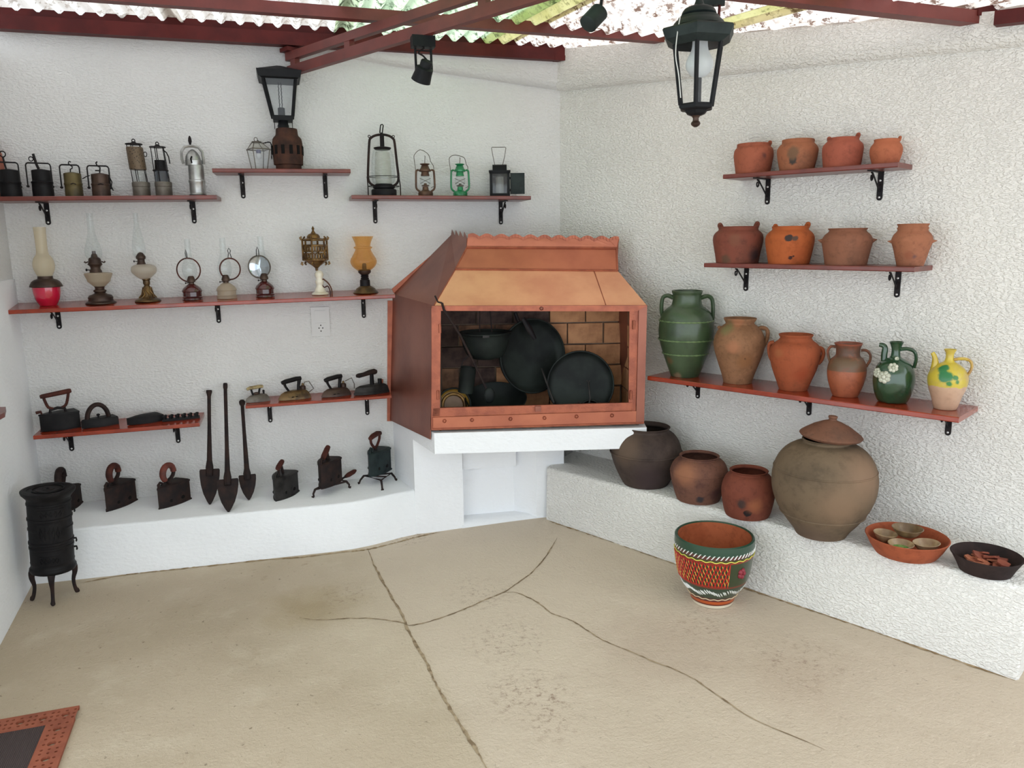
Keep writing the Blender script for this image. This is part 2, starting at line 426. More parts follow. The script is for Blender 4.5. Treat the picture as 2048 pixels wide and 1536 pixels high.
ribbon('crack', [(600, 1236), (640, 1240), (700, 1237), (750, 1238), (800, 1245), (822, 1251), (860, 1243), (900, 1230), (935, 1216), (975, 1198), (1005, 1186), (1030, 1170), (1060, 1148), (1085, 1122), (1100, 1100), (1115, 1075)], .007, 'crack', floor, .4, n=5)
ribbon('crack', [(1005, 1186), (1030, 1185), (1060, 1197), (1085, 1212), (1105, 1228), (1140, 1240), (1170, 1258), (1200, 1278), (1235, 1293), (1268, 1306), (1310, 1325), (1350, 1340), (1390, 1360), (1440, 1395), (1500, 1435), (1560, 1462), (1650, 1500)], .0065, 'crack', floor, .4, n=5)
ribbon('grime_line', [(165, 1166), (250, 1150), (330, 1141), (420, 1132), (520, 1121), (600, 1115), (680, 1105), (735, 1099), (790, 1086), (830, 1075), (880, 1064)], .010, 'grime', floor, .9, n=14)
ribbon('grime_line', [(1098, 1042), (1160, 1062), (1250, 1092), (1330, 1121), (1420, 1152), (1520, 1187), (1640, 1227), (1760, 1268), (1880, 1310), (2030, 1362)], .010, 'grime', floor, .9, n=14)

structure('wall_left', MB().prism([(-1.6, YL), (CX, YL), (CX + .15, YL + .25), (-1.6, YL + .25)], -.1, 2.40, 'z'), 'stuccoL', 'white rendered wall behind the lamps and irons', smooth=False)
m = MB()
def RW(s, off, z): return tuple(CORNER + DR * s + NR * off + Vector((0, 0, z)))
q = CORNER
prof = [(-.0, -.1), (3.1, -.1)]
top = []
for i in range(9):
    s = 3.1 * (8 - i) / 8; p = q + DR * s
    top.append((s, zr(p.x, p.y) + .01))
poly = prof + top
n = len(poly)
m.add([tuple(q + DR * s + Vector((0, 0, z))) for s, z in poly] + [tuple(q + DR * s - NR * .25 + Vector((0, 0, z))) for s, z in poly],
      [tuple(range(n)), tuple(range(2 * n - 1, n - 1, -1))] + [(i, n + i, n + (i + 1) % n, (i + 1) % n) for i in range(n)])
structure('wall_right', m, 'stucco', 'white rough rendered wall behind the clay pots', smooth=False)
def side(x0, x1, z0, z1): return MB().prism([(x0, YL), (x0 - .3, YL), (x1 - .4, 2.1), (x1, 2.1)], z0, z1, 'z')
sw = structure('wall_side', side(-1.283, -1.075, -.1, 1.315), 'plaster', 'white side wall beside the small stove', smooth=False)
side(-1.291, -1.083, 1.315, 2.3).build('upper_wall', 'stuccoL', sw, smooth=False)
# raised bands under the roof
b = MB()
prof = [(.25, 2.334), (.6, 2.293), (CX + .01, 2.222), (CX + .01, 2.41), (.25, 2.41)]
b.loft([[(x, YL + .01, z) for x, z in prof[:3]] + [(x, YL + .01, z) for x, z in prof[3:]], [(x, YL - .02, z + .004) for x, z in prof[:3]] + [(x, YL - .02, z) for x, z in prof[3:]], [(x, YL - .055, z + .03) for x, z in prof[:3]] + [(x, YL - .055, z) for x, z in prof[3:]]])
structure('trim_1', b, 'stuccoL', 'raised white render band under the roof on the lamp wall', ang=80)
b = MB(); s0, s1 = -.02, 2.9
pts = [(s0, 2.222), (s1, 2.028), (s1, zr(2.8, 1.52) - .02), (s0, 2.42)]
b.loft([[q + DR * s + NR * o + Vector((0, 0, z + (e_ if i < 2 else 0))) for i, (s, z) in enumerate(pts)] for o, e_ in ((-.01, 0), (.025, .005), (.055, .03))])
structure('trim_2', b, 'stucco', 'raised white render band under the roof on the pot wall', ang=80)

# ledges
b = MB()
yb = YL - .388
out = [(-1.28, yb), (.05, yb), (.14, yb + .006), (.22, yb + .024), (.30, yb + .052), (.38, yb + .082), (.465, 3.712), (.50, YL), (-1.28, YL)]
rings = []
for z, ins in ((-.1, -.012), (.0, -.008), (ZBL - .012, 0), (ZBL - .003, .004), (ZBL, .014)):
    rings.append([(x, y + (ins if y < YL - .05 else 0), z) for x, y in out])
b.loft(rings)
structure('ledge_left', b, 'plaster', 'low white plastered ledge carrying the charcoal irons', ang=60)
b = MB(); OR = .325
out = [(.19, OR), (.8, OR + .003), (1.5, OR - .003), (2.298, OR), (2.305, OR - .01), (2.305, -.01), (.10, -.01), (.15, .2)]
rings = []
for z, ins in ((-.1, .012), (.0, .008), (ZBR - .014, 0), (ZBR - .004, -.004), (ZBR, -.016)):
    rings.append([RW(s, o + (ins if o > .1 else 0), z) for s, o in out])
b.loft(rings)
structure('ledge_right', b, 'stucco', 'white rendered ledge carrying the large clay jars', ang=60)

# roof: corrugated sheets on red steel
ceiling = structure('ceiling', MB().box(-1.31, 1.6, 4.2, 4.25, 2.46, 2.52), 'beam_dark', 'corrugated translucent roof sheets over red steel beams', smooth=False)
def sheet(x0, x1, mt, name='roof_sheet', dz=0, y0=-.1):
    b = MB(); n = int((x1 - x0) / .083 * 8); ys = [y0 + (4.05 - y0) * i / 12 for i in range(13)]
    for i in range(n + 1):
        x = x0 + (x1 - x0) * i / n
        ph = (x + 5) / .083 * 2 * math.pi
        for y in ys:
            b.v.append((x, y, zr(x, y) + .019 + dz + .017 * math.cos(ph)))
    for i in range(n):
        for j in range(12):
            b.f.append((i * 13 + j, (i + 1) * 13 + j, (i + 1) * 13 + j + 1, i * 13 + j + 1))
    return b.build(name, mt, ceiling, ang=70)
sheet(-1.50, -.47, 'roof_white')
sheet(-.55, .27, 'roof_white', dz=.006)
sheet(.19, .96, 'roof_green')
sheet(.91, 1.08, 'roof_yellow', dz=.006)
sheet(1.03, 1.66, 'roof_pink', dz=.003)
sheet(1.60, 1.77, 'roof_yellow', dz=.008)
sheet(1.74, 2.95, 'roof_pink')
def beam(label, P, Q, wd, h, mt='beam', name='roof_beam'):
    P, Q = Vector(P), Vector(Q)
    d = (Q - P); L = d.length
    t = thing(name, label, 'beam', P, math.atan2(d.y, d.x))
    MB().prism([(0, 0), (L, d.z), (L, d.z + h), (0, h)], -wd / 2, wd / 2).build('beam_bar', mt, t, smooth=False)
    return t
t = beam('dark red steel roof beam running along the top of the lamp wall', (-1.26, 3.955, 2.372), (CX + .06, 3.93, 2.352), .055, .058, 'beam_dark')
MB().box(2.53, 2.64, -.03, .02, -.02, .004).build('end_plate', 'beam_dark', t, smooth=False)
MB().prism([(0, .05), (2.64, .03), (2.64, .085), (0, .098)], .022, .04).build('gap_shade_strip', 'beam_dark', t, smooth=False)  # added strip: dark backing that stands for shade in the sheet gaps
t = beam('second red roof beam out from the lamp wall, crossing over the truss', (-1.2, 3.423, 2.374), (1.69, 3.423, 2.336), .045, .045)
t = beam('nearest red roof beam, running into the pot wall high above the top pot shelf', (-1.0, 2.34, 2.268), (2.345, 2.34, 2.172), .05, .042)
MB().box(3.27, 3.36, -.03, .03, -.07, .0).build('end_plate', 'beam_dark', t, smooth=False)
t = beam('short dark red beam along the top of the pot wall, cut off by the picture edge', RW(1.99, .075, 2.150), RW(2.75, .075, 2.10), .05, .045, 'beam_dark')
t = thing('steel_truss', 'double red steel truss jutting from the lamp wall with the small spotlight below', 'truss', (-.007, 3.98, 2.235), math.atan2(DR.y, DR.x))
MB().box(0, 1.66, -.03, .0, 0, .043).build('lower_chord', 'beam', t, smooth=False)
MB().box(-.01, 1.32, -.03, .0, .068, .104).build('upper_chord', 'beam', t, smooth=False)
for s in (.03, .47, 1.30):
    MB().box(s, s + .04, -.028, -.002, .042, .069).build('strut', 'beam', t, smooth=False)
MB().box(-.02, .05, -.05, .02, .104, .122).build('end_plate', 'beam_dark', t, smooth=False)

# masonry under the copper hood
def W2(p, z): return (p.x, p.y, z)
b = MB()
fl, fr = FL + FN * .022 + FD * .008, FR + FN * .022 + FD * .012
foot = [Vector((.40, 4.0, 0)), fl, fr, CORNER + DR * .52, CORNER]
b.loft([[W2(p, z) for p in foot] for z in (.502, .600)])
hearth = structure('hearth', b, 'plaster', 'white plastered hearth slab under the copper fireplace', smooth=False)
b = MB()
foot = [(.40, 4.0), (.465, 3.708), (.50, 3.702), (.56, 3.70), (.71, 3.70), (.715, 3.80), (1.0, 3.79), (1.10, 3.70), (1.25, 3.70), (1.33, 4.0)]
b.loft([[(x, y, z) for x, y in foot] for z in (-.05, .502)])
b.build('pillar', 'plaster', hearth, smooth=False)
MB().loft([[(.72, 3.745, z), (1.0, 3.738, z), (1.0, 3.81, z), (.72, 3.81, z)] for z in (.31, .502)]).build('niche_panel', 'plaster', hearth, smooth=False)
MB().loft([[(.70, y0, z), (1.20, y0 - .005, z), (1.20, 3.8, z), (.70, 3.8, z)] for z, y0 in ((-.03, 3.685), (.03, 3.70), (.045, 3.74))]).build('skirting', 'plaster', hearth, ang=60)

# ------------------------------------------------------------------ copper fireplace
O = FL.copy()
fp = thing('fireplace', 'copper hooded corner fireplace with a glazed brick firebox', 'fireplace', (0, 0, 0))
def V(*p): return Vector(p)
wl0, wl1 = onL(779, 840), onL(785, 588)
fb, ft = onF(860, 879), onF(868, 611)
ftr, fbr = onF(1293, 610), onF(1287, 846)
cr_l, cr_r, cr_w = onF(935, 477, -.28), onF(1237, 480, -.28), onL(902, 470)
md_l, md_r = onF(911, 538, -.2), onF(1235, 541, -.2)
up_l, up_r = onF(934, 494, -.265), onF(1233, 496, -.265)
n1 = (ft - wl1).cross(wl0 - wl1).normalized()
if n1.dot(CAM - wl1) < 0: n1 = -n1
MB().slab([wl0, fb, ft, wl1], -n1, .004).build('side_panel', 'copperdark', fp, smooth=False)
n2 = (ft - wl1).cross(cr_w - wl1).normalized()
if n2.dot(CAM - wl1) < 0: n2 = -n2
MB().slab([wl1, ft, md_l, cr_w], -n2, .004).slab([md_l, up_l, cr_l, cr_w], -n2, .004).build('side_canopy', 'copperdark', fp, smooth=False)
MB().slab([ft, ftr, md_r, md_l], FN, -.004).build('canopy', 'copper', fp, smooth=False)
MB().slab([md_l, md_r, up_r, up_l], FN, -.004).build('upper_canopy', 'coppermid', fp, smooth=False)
# scalloped crest
top = []
a0, a1 = onF(936, 471, -.27), onF(1237, 477, -.27)
N = 96
for i in range(N + 1):
    u = i / N
    top.append(a1.lerp(a0, u) + V(0, 0, .015 * abs(math.sin(math.pi * (u * 10.5 + .3))) - .004))
MB().slab([up_l, up_r] + top, FN, .006).build('crest', 'coppermid', fp, smooth=False)
b = MB()
for i in range(0, N, 1): b.slab([top[i], top[i + 1], top[i + 1] + V(0, 0, -.014), top[i] + V(0, 0, -.014)], FN, .010 + .004 * (i % 2))
b.build('crest_bead', 'coppertrim', fp, smooth=False)
for a, c, r in ((up_l, up_r, .006), (md_l, md_r, .005)):
    MB().tube([a + FN * .004, c + FN * .004], r).build('crest_rib', 'coppertrim', fp)
MB().tube([up_l + V(0, 0, -.012) + FN * .004, up_r + V(0, 0, -.012) + FN * .004], .003).build('crest_rib', 'coppertrim', fp)
MB().tube([md_l, up_l, cr_l], .004).build('seam', 'coppertrim', fp)
MB().tube([md_r, up_r, a1], .005).build('seam', 'coppertrim', fp)
MB().tube([ft, md_l], .003).build('seam', 'coppertrim', fp)
MB().tube([onF(1188, 541, -.194), onF(1212, 611, .003)], .002).build('seam', 'coppertrim', fp)
# pointed teeth where the side meets the wall
for i in range(4):
    u = i / 4; p0, p1 = cr_w.lerp(cr_l, u), cr_w.lerp(cr_l, u + .25)
    MB().slab([p0, p1, p1 * .25 + p0 * .75 + V(0, 0, .03)], n2, -.004).build('crest_tooth', 'copperdark', fp, smooth=False)
# right side, out of sight from the front
rw0, rw1, rw2 = RW(.42, .004, .60), RW(.37, .004, 1.17), RW(.34, .004, 1.475)
MB().slab([fbr, V(*rw0), V(*rw1), ftr], FD, -.004).build('side_panel', 'copperdark', fp, smooth=False)
MB().slab([ftr, V(*rw1), md_r], FD, -.004).slab([md_r, V(*rw1), V(*rw2), cr_r], FD, -.004).build('side_canopy', 'copperdark', fp, smooth=False)
# wall flanges
MB().slab([onL(775, 601), onL(790, 601), onL(786, 842), onL(774, 842)], V(0, -1, 0), .006).build('wall_flange', 'coppertrim', fp, smooth=False)
MB().slab([onL(783, 578), onL(790, 590), onL(906, 484), onL(898, 480)], V(0, -1, 0), .008).build('wall_flange', 'coppertrim', fp, smooth=False)
def fslab(pts, t, off=0): return MB().slab([onF(x, y, off) for x, y in pts], FN, t)
fslab([(863, 616), (882, 621), (880, 832), (865, 832)], .016).build('door_stile', 'coppertrim', fp, smooth=False)
fslab([(866, 611), (1293, 610), (1272, 622), (866, 621)], .020).build('top_rail', 'coppertrim', fp, smooth=False)
fslab([(1258, 621), (1273, 621), (1264, 820), (1256, 820)], .012).build('door_stile', 'coppertrim', fp, smooth=False)
fslab([(1270, 621), (1277, 621), (1271, 822), (1264, 822)], .004).build('door_post', 'coppertrim', fp, smooth=False)
fslab([(1277, 611), (1293, 610), (1287, 846), (1271, 847)], .012).build('corner_post', 'copperdark', fp, smooth=False)
fslab([(866, 815), (1262, 804), (1261, 819), (866, 831)], .016).build('door_rail', 'coppertrim', fp, smooth=False)
fslab([(864, 834), (1272, 821), (1275, 847), (863, 860)], .010).build('base_band', 'coppermid', fp, smooth=False)
MB().tube([onF(864, 833, .012), onF(1264, 820, .012)], .005).build('bead', 'coppertrim', fp)
MB().tube([onF(863, 859, .012), onF(1287, 846, .012)], .005).build('bead', 'coppertrim', fp)
MB().tube([onF(865, 612, .01), onF(864, 859, .01)], .005).build('bead', 'coppertrim', fp)
for x, y in ((889, 842), (944, 840), (1021, 838), (1089, 836), (1153, 833), (1224, 831)):
    p = onF(x, y, .012)
    MB().ball(p, .009, 10).build('rivet', 'coppertrim', fp)
for x, y in ((880, 657), (876, 790), (1268, 650), (1262, 790)):
    p = onF(x, y, .02)
    MB().tube([p - V(0, 0, .02), p + V(0, 0, .02)], .006).build('hinge', 'coppertrim', fp)
p = onF(1076, 817, .018)
MB().box(-.013, .013, -.008, .006, -.012, .012).turn(Matrix.Translation(p) @ Matrix.Rotation(math.atan2(FD.y, FD.x), 4, 'Z')).build('latch', 'copperdark', fp, smooth=False)
p = onF(1083, 617, .022)
MB().ball(p, .009).build('latch', 'copperdark', fp)
# firebox
back = .355
def FB(u, d, z): return FL + FD * u - FN * d + V(0, 0, z)
W = (FR - FL).length
fbx = MB()
fbx.slab([FB(.03, back + .03, .602), FB(W - .012, back + .03, .602), FB(W - .012, back + .03, 1.25), FB(.03, back + .03, 1.25)], FN, -.02)
fbx.slab([FB(W - .025, .03, .602), FB(W - .025, back + .03, .602), FB(W - .025, back + .03, 1.22), FB(W - .025, .03, 1.16)], FD, .012)
fbx.slab([FB(.03, .02, .602), FB(W - .03, .02, .602), FB(W - .03, back + .03, .602), FB(.03, back + .03, .602)], V(0, 0, 1), .016)
fbx.slab([FB(.03, .02, .60), FB(.03, back, .60), FB(.03, back, 1.25), FB(.03, .02, 1.15)], FD, .010)
firebox = fbx.build('firebox', 'mortar', fp, smooth=False)
def brickmesh(name, L, H, mt):
    b = MB().box(-L / 2 + .004, L / 2 - .004, 0, .022, .004, H - .004)
    return b.build(name, mt, firebox, smooth=False)
proto = {}
def brick(P, rz, L, H, mt):
    key = (round(L, 3), mt)
    if key not in proto:
        o = brickmesh('brick', L, H, mt); proto[key] = o
    else:
        o = proto[key].copy(); COL.objects.link(o)
    o.location = P; o.rotation_euler = (0, random.uniform(-.012, .012), rz + random.uniform(-.01, .01))
rzF = math.atan2(FD.y, FD.x)
H, L = .108, .182
for r in range(6):
    z = .622 + H * r
    u0 = .035 - (L / 2 if r % 2 else 0)
    u = u0
    while u < W - .06:
        a, c = max(u, .035), min(u + L, W - .014)
        if c - a > .03:
            um = (a + c) / 2
            warm = um / W * 1.3 - (z - .62) * .9 + random.uniform(-.18, .18) + (.25 if (.25 < um < .45 and z < .8) else 0)
            mt = 'brick_warm' if warm > .42 else ('brick_mid' if warm > .12 else 'brick_dark')
            brick(FB(um, back + .008 + random.uniform(-.004, .003), z), rzF, c - a, H, mt)
        u += L
for r in range(5):
    for j in range(3):
        d = .06 + j * .115 + (.02 if r % 2 else 0)
        warm = .9 - r * .17 + random.uniform(-.1, .1)
        brick(FB(W - .030, d, .622 + H * r), rzF - math.pi / 2, .122, H, 'brick_warm' if warm > .4 else 'brick_mid')

# ------------------------------------------------------------------ shelves with their brackets
SH = {}
def shelf(key, label, wall, p0, p1, d, th, brs, mt='board', rise=0):
    on = onL if wall == 'L' else onR
    P0, P1 = on(*p0, d), on(*p1, d)
    if wall == 'L':
        ex, ny, rz = V(1, 0, 0), V(0, -1, 0), 0
    else:
        ex, ny, rz = DR, NR, ROTR
    base = P0 - ny * d
    Lg = (P1 - P0).dot(ex); dz = P1.z - P0.z
    t = thing('wall_shelf', label, 'shelf', base, rz)
    b = MB()
    e = .003
    sec = [(-d + e, 0), (-d, -e), (-d, -th + e), (-d + e, -th), (0, -th), (0, 0)]
    b.loft([[(x, y, z + dz * x / Lg + rise * (1 + y / d)) for y, z in sec] for x in (0, e, Lg - e, Lg)])
    b.build('board', mt, t, ang=30)
    for px, pyb in brs:
        g = on(px, pyb, .004); x = (g - base).dot(ex); zs = dz * x / Lg - th + rise * .15
        hh = max(.07, zs - (g.z - base.z))
        r = MB(); w2 = .0105
        arc = [(x + w2 * math.cos(a), zs - hh + w2 + w2 * math.sin(a)) for a in [math.pi + math.pi * i / 8 for i in range(9)]]
        r.prism([(x - w2, zs)] + arc + [(x + w2, zs)], -.005, 0)
        dd = min(d * .8, .125)
        r.box(x - w2 * .8, x + w2 * .8, -dd, 0, zs - .004, zs)
        rod = [(x, -.007, zs - hh * .68), (x, -.012, zs - hh * .66), (x, -dd * .72, zs - .009)]
        sp = []
        for i in range(15):
            a = rad(75 + 26 * i); q = .017 * (1 - i / 22)
            sp.append((x, -dd * .74 + q * .75 * -math.cos(a) - .006, zs - .025 + q * math.sin(a)))
        r.tube(rod + sp, .0033, 6)
        r.tube([(x, -.022, zs - hh * .60), (x, -.020, zs - hh * .50), (x, -.010, zs - hh * .45), (x, -.006, zs - hh * .5)], .003, 6)
        br = r.build('bracket', 'iron', t)
        for zz in (zs - .033, zs - hh + .012):
            MB().lathe([(.0045, 0), (.0045, .002), (.002, .0035)], 8, cap1=True).turn(Matrix.Translation((x, -.005, zz)) @ Matrix.Rotation(rad(90), 4, 'X')).build('screw', 'screw', br)
    SH[key] = (wall, base, ex, ny, Lg, dz, d, rise)
    return t
def onshelf(key, px, off):
    wall, base, ex, ny, Lg, dz, d, rise = SH[key]
    z = base.z + dz / 2
    for _ in range(3):
        P = wallpt(wall, px, z, off)
        z = base.z + dz * (P - base).dot(ex) / Lg
    return Vector((P.x, P.y, z + .0005 + rise * (1 - off / d) * .75))
shelf('A', 'red board on the lamp wall carrying seven miner lamps', 'L', (-22, 393), (433, 390), .19, .019, [(97, 450), (389, 447)], 'board_hi')
shelf('B', 'short red board carrying the wooden hub lantern, highest on the lamp wall', 'L', (424, 336.5), (701, 338), .17, .018, [(487, 397), (652, 397)], 'board_hi')
shelf('C', 'red board carrying the hurricane lanterns and the black box lamp', 'L', (703, 390), (1062, 392), .19, .018, [(751, 447), (1002, 449)], 'board_hi')
shelf('D', 'long glossy red board carrying the row of oil lamps', 'L', (5, 621), (790, 589), .20, .018, [(119, 658), (438, 646), (728, 636)], rise=.018)
shelf('E', 'glossy red board with two handled irons and a handleless iron block', 'L', (66, 872), (399, 846), .19, .018, [(144, 902), (357, 886)], rise=.012)
shelf('F', 'glossy red board with four gas and spirit irons beside the fireplace', 'L', (491, 812), (783, 791), .16, .014, [(541, 845), (735, 830)], rise=.010)
shelf('G', 'top red board on the pot wall with four small lugged pots', 'R', (1446, 349), (1796, 324), .16, .018, [(1534, 409), (1758, 401)], 'board_hi')
shelf('H', 'middle red board on the pot wall with four round clay pots', 'R', (1408, 526), (1829, 534), .21, .018, [(1491, 582), (1793, 595)], 'board_hi')
shelf('I', 'lowest glossy red board on the pot wall with jars and jugs', 'R', (1295, 752), (1918, 835), .25, .02, [(1395, 797), (1617, 831), (1895, 871)])
# end of one more board on the side wall
t = thing('wall_shelf', 'dark red board end on the side wall, cut off by the picture edge', 'shelf', (-1.28, 3.30, .835))
MB().prism([(-.02, -.62), (.0, -.62), (.125, -.60), (.135, -.02), (.10, .10), (-.02, .12)], -.018, 0, 'z').build('board', 'board_hi', t, smooth=False)

# ------------------------------------------------------------------ lamp wall, upper boards: miner lamps
GM = 'miner lamps on the upper board'
def bail(t, x0, x1, yb, yt, r, m='iron', ry=None, n='bail', depth=0, corner=22):
    p = [(x0, yb), (x0, yt + corner), (x0 + corner * .35, yt + corner * .3), (x0 + corner, yt), (x1 - corner, yt), (x1 - corner * .35, yt + corner * .3), (x1, yt + corner), (x1, ry or yb)]
    return t.mb().tube(t.pts(p), r, 7).build(n, m, t.root)
def carbide(label, px, cx, hw, hw2, yt, yb, mt, bl, bt, hookpts, rhook, off=.10, dome=12, bandy=None):
    t = T('carbide_lamp', label, 'miner lamp', onshelf('A', px, off), 'z1', cx, yb, group=GM)
    h = yb - yt
    prof = [(hw2, yb), (hw2, yb - h * .30), (hw2 * .985, yb - h * .32), (hw2 * .985, yb - h * .50), (hw2 * 1.03, yb - h * .52), (hw2 * 1.03, yb - h * .57), (hw, yb - h * .60), (hw, yt + 4), (hw * .94, yt), (hw * .5, yt - dome * .6), (hw * .15, yt - dome), (.5, yt - dome)]
    t.mb().lathe(t.pr(prof), 26).build('tank', mt, t.root)
    bail(t, cx - bl[0], cx + bl[1], yb - h * .42, bt, 7, 'iron', yb - h * .38)
    b = t.mb(); b.tube(t.pts(hookpts), rhook, 7).build('hook', 'iron', t.root)
    for sx in (-bl[0], bl[1]):
        t.mb().ball((sx, 0, h * .40), 12, 8, 1.3).build('knob', 'iron', t.root)
    t.mb().tube([(-hw * .3, -hw2 * .95, h * .52), (0, -hw2 * 1.06, h * .56), (hw * .3, -hw2 * .95, h * .52)], 5, 6).build('clasp', 'iron', t.root)
    return t
t = carbide('black miner lamp with a ring on a rod, nearest the side wall', 24, 112, 98, 102, 490, 738, 'blackiron', (118, 92), 418, [(92, 480), (84, 440), (76, 375)], 9)
t.mb().tube([(-36 + 26 * math.cos(a), 0, t.z(345) + 26 * math.sin(a)) for a in [i * math.pi / 8 for i in range(16)]], 6, 6, True).build('ring', 'iron', t.root)
t = carbide('black miner lamp with a thick upright hook, second from the side wall', 88, 398, 90, 100, 492, 738, 'blackiron', (132, 92), 428, [(380, 480), (365, 440), (345, 345)], 13)
t.mb().tube([(-77 + 20 * math.cos(a), 0, t.z(392) + 20 * math.sin(a)) for a in [i * math.pi / 6 for i in range(12)]], 5, 6, True).build('ring', 'iron', t.root)
t = carbide('small olive brass miner lamp with an S shaped hook', 149.5, 680, 82, 84, 522, 738, 'olive', (108, 70), 446, [(665, 515), (668, 485), (684, 478), (688, 460), (668, 448), (655, 430), (664, 415), (680, 420)], 6)
t = carbide('small brown miner lamp with a wing screw, beside the olive brass one', 204, 935, 82, 86, 532, 738, 'bronze', (108, 88), 456, [(935, 530), (945, 470), (920, 455), (912, 430), (925, 418)], 7)
t.mb().box(-38, 8, -6, 6, t.z(505), t.z(494)).build('wing_screw', 'iron', t.root)
t.mb().tube(t.pts([(845, 545), (805, 560), (775, 578)]), 5, 6).build('side_hook', 'iron', t.root)
t.mb().tube(t.pts([(1020, 550), (1040, 600), (1030, 640), (1045, 680)]), 6, 6).build('side_hook', 'iron', t.root)

def safety(label, px, cx, yb, full):
    t = T('safety_lamp', label, 'miner lamp', onshelf('A', px, .10), 'z1', cx, yb, group=GM)
    hw = 82 if full else 78
    t.mb().lathe(t.pr([(hw, yb), (hw, 655), (hw * .98, 648), (hw * 1.03, 644), (hw * 1.03, 612), (hw * .97, 603), (hw * .6, 602)]), 26, cap1=True).build('fuel_base', 'tin', t.root)
    sh = -22 if full else -20
    topc = (-32 if full else -24)
    rods = t.mb()
    yt = 264 if full else 292
    for i in range(5):
        a = 2 * math.pi * i / 5 + .5
        rods = t.mb().tube([(hw * .88 * math.cos(a), hw * .88 * math.sin(a), t.z(604)), (topc + hw * .80 * math.cos(a), hw * .8 * math.sin(a), t.z(yt))], 4.5, 6)
        rods.build('rod', 'iron', t.root)
    t.mb().lathe(t.pr([(60, 604), (60, 500)]), 20, cx=-8, cap0=False).build('glass_cylinder', 'clear' if full else 'smokeglass', t.root)
    if full:
        b = t.mb().lathe(t.pr([(76, 492), (78, 485), (78, 300), (74, 290)]), 24, cap1=True)
        for i, (x, y, z) in enumerate(b.v): b.v[i] = (x - 14 - (z - t.z(492)) * .075, y, z)
        b.build('bonnet', M['mesh'], t.root)
    else:
        t.mb().lathe(t.pr([(52, 500), (48, 408)]), 18, cx=-14, cap1=True).build('gauze', 'blackiron', t.root)
        t.mb().lathe(t.pr([(70, 506), (74, 500), (70, 494)]), 24, cx=-14, cap0=False).build('middle_ring', 'iron', t.root)
        t.mb().lathe(t.pr([(48, 602), (46, 508)]), 16, cx=-8, cap1=True).build('inner_gauze', 'bronze', t.root)
        t.mb().tube(t.pts([(1520, 312), (1550, 335), (1568, 375), (1574, 435)]), 6, 6).build('long_hook', 'iron', t.root)
    t.mb().lathe(t.pr([(20, yt + 2), (hw * .98, yt + 2), (hw * .95, yt - 6), (26, yt - 12), (16, yt - 26), (.5, yt - 28)]), 24, cx=topc).build('top_plate', 'iron', t.root)
    ring = [(topc + 14 * math.cos(a), 0, t.z(yt - 32) + 15 * math.sin(a)) for a in [i * math.pi / 6 for i in range(12)]]
    t.mb().tube(ring, 5, 6, True).build('ring', 'iron', t.root)
    if full:
        t.mb().tube([(64 + 14 * math.cos(a), 0, t.z(350) + 22 * math.sin(a)) for a in [i * math.pi / 6 for i in range(12)]], 4, 6, True).build('ring', 'iron', t.root)
k = NT('pierced_bronze')
vv = k.n.new('ShaderNodeTexVoronoi'); vv.inputs['Scale'].default_value = 130; k.link(k.co, vv.inputs[0])
k.link(k.mix(k.rng(vv.outputs['Distance'], .15, .4), lin((44, 36, 32)), lin((100, 84, 66))), k.b.inputs['Base Color']); k.b.inputs['Roughness'].default_value = .5; k.b.inputs['Metallic'].default_value = .4
M['mesh'] = k.m
safety('tall miner safety lamp with a pierced brown bonnet above its glass', 284.5, 1296, 735, True)
safety('tall miner safety lamp of bare rods around dark gauze with a long side hook', 329, 1498, 735, False)
t = T('miner_lamp', 'silver miner lamp with a pale yoke handle, at the end of its row', 'miner lamp', onshelf('A', 396.5, .10), 'z1', 1808, 732, group=GM)
t.mb().lathe(t.pr([(80, 732), (80, 722), (74, 716), (72, 700), (74, 690), (74, 612), (78, 606), (78, 590), (72, 584), (72, 470), (70, 452)]), 28, cap1=True).build('barrel', 'silver', t.root)
t.mb().lathe(t.pr([(79, 733), (81, 728), (79, 718)]), 28, cap1=True).build('foot_ring', 'blackpaint', t.root)
t.mb().lathe(t.pr([(76, 454), (78, 446), (78, 410), (72, 404)]), 28, cx=-16, cap1=True).build('collar', 'silver', t.root)
t.mb().lathe(t.pr(spl([(72, 405), (62, 365), (38, 330), (14, 312), (.5, 308)], 3)), 26, cx=-20).build('dome', 'silver', t.root)
t.mb().tube(t.pts([(1700, 440), (1688, 400), (1690, 330), (1720, 290), (1760, 280), (1800, 280), (1845, 290), (1876, 330), (1882, 400), (1882, 440)]), 13, 8, flat=1.4).build('yoke', 'silver', t.root)
t.mb().lathe(t.pr([(6, 282), (10, 262), (17, 235), (14, 210), (6, 190), (.5, 188)]), 12, cx=-34).build('hook', 'iron', t.root)
t.mb().tube(t.pts([(1775, 440), (1768, 400), (1780, 378)], -78), 8, 6).build('clasp', 'iron', t.root)

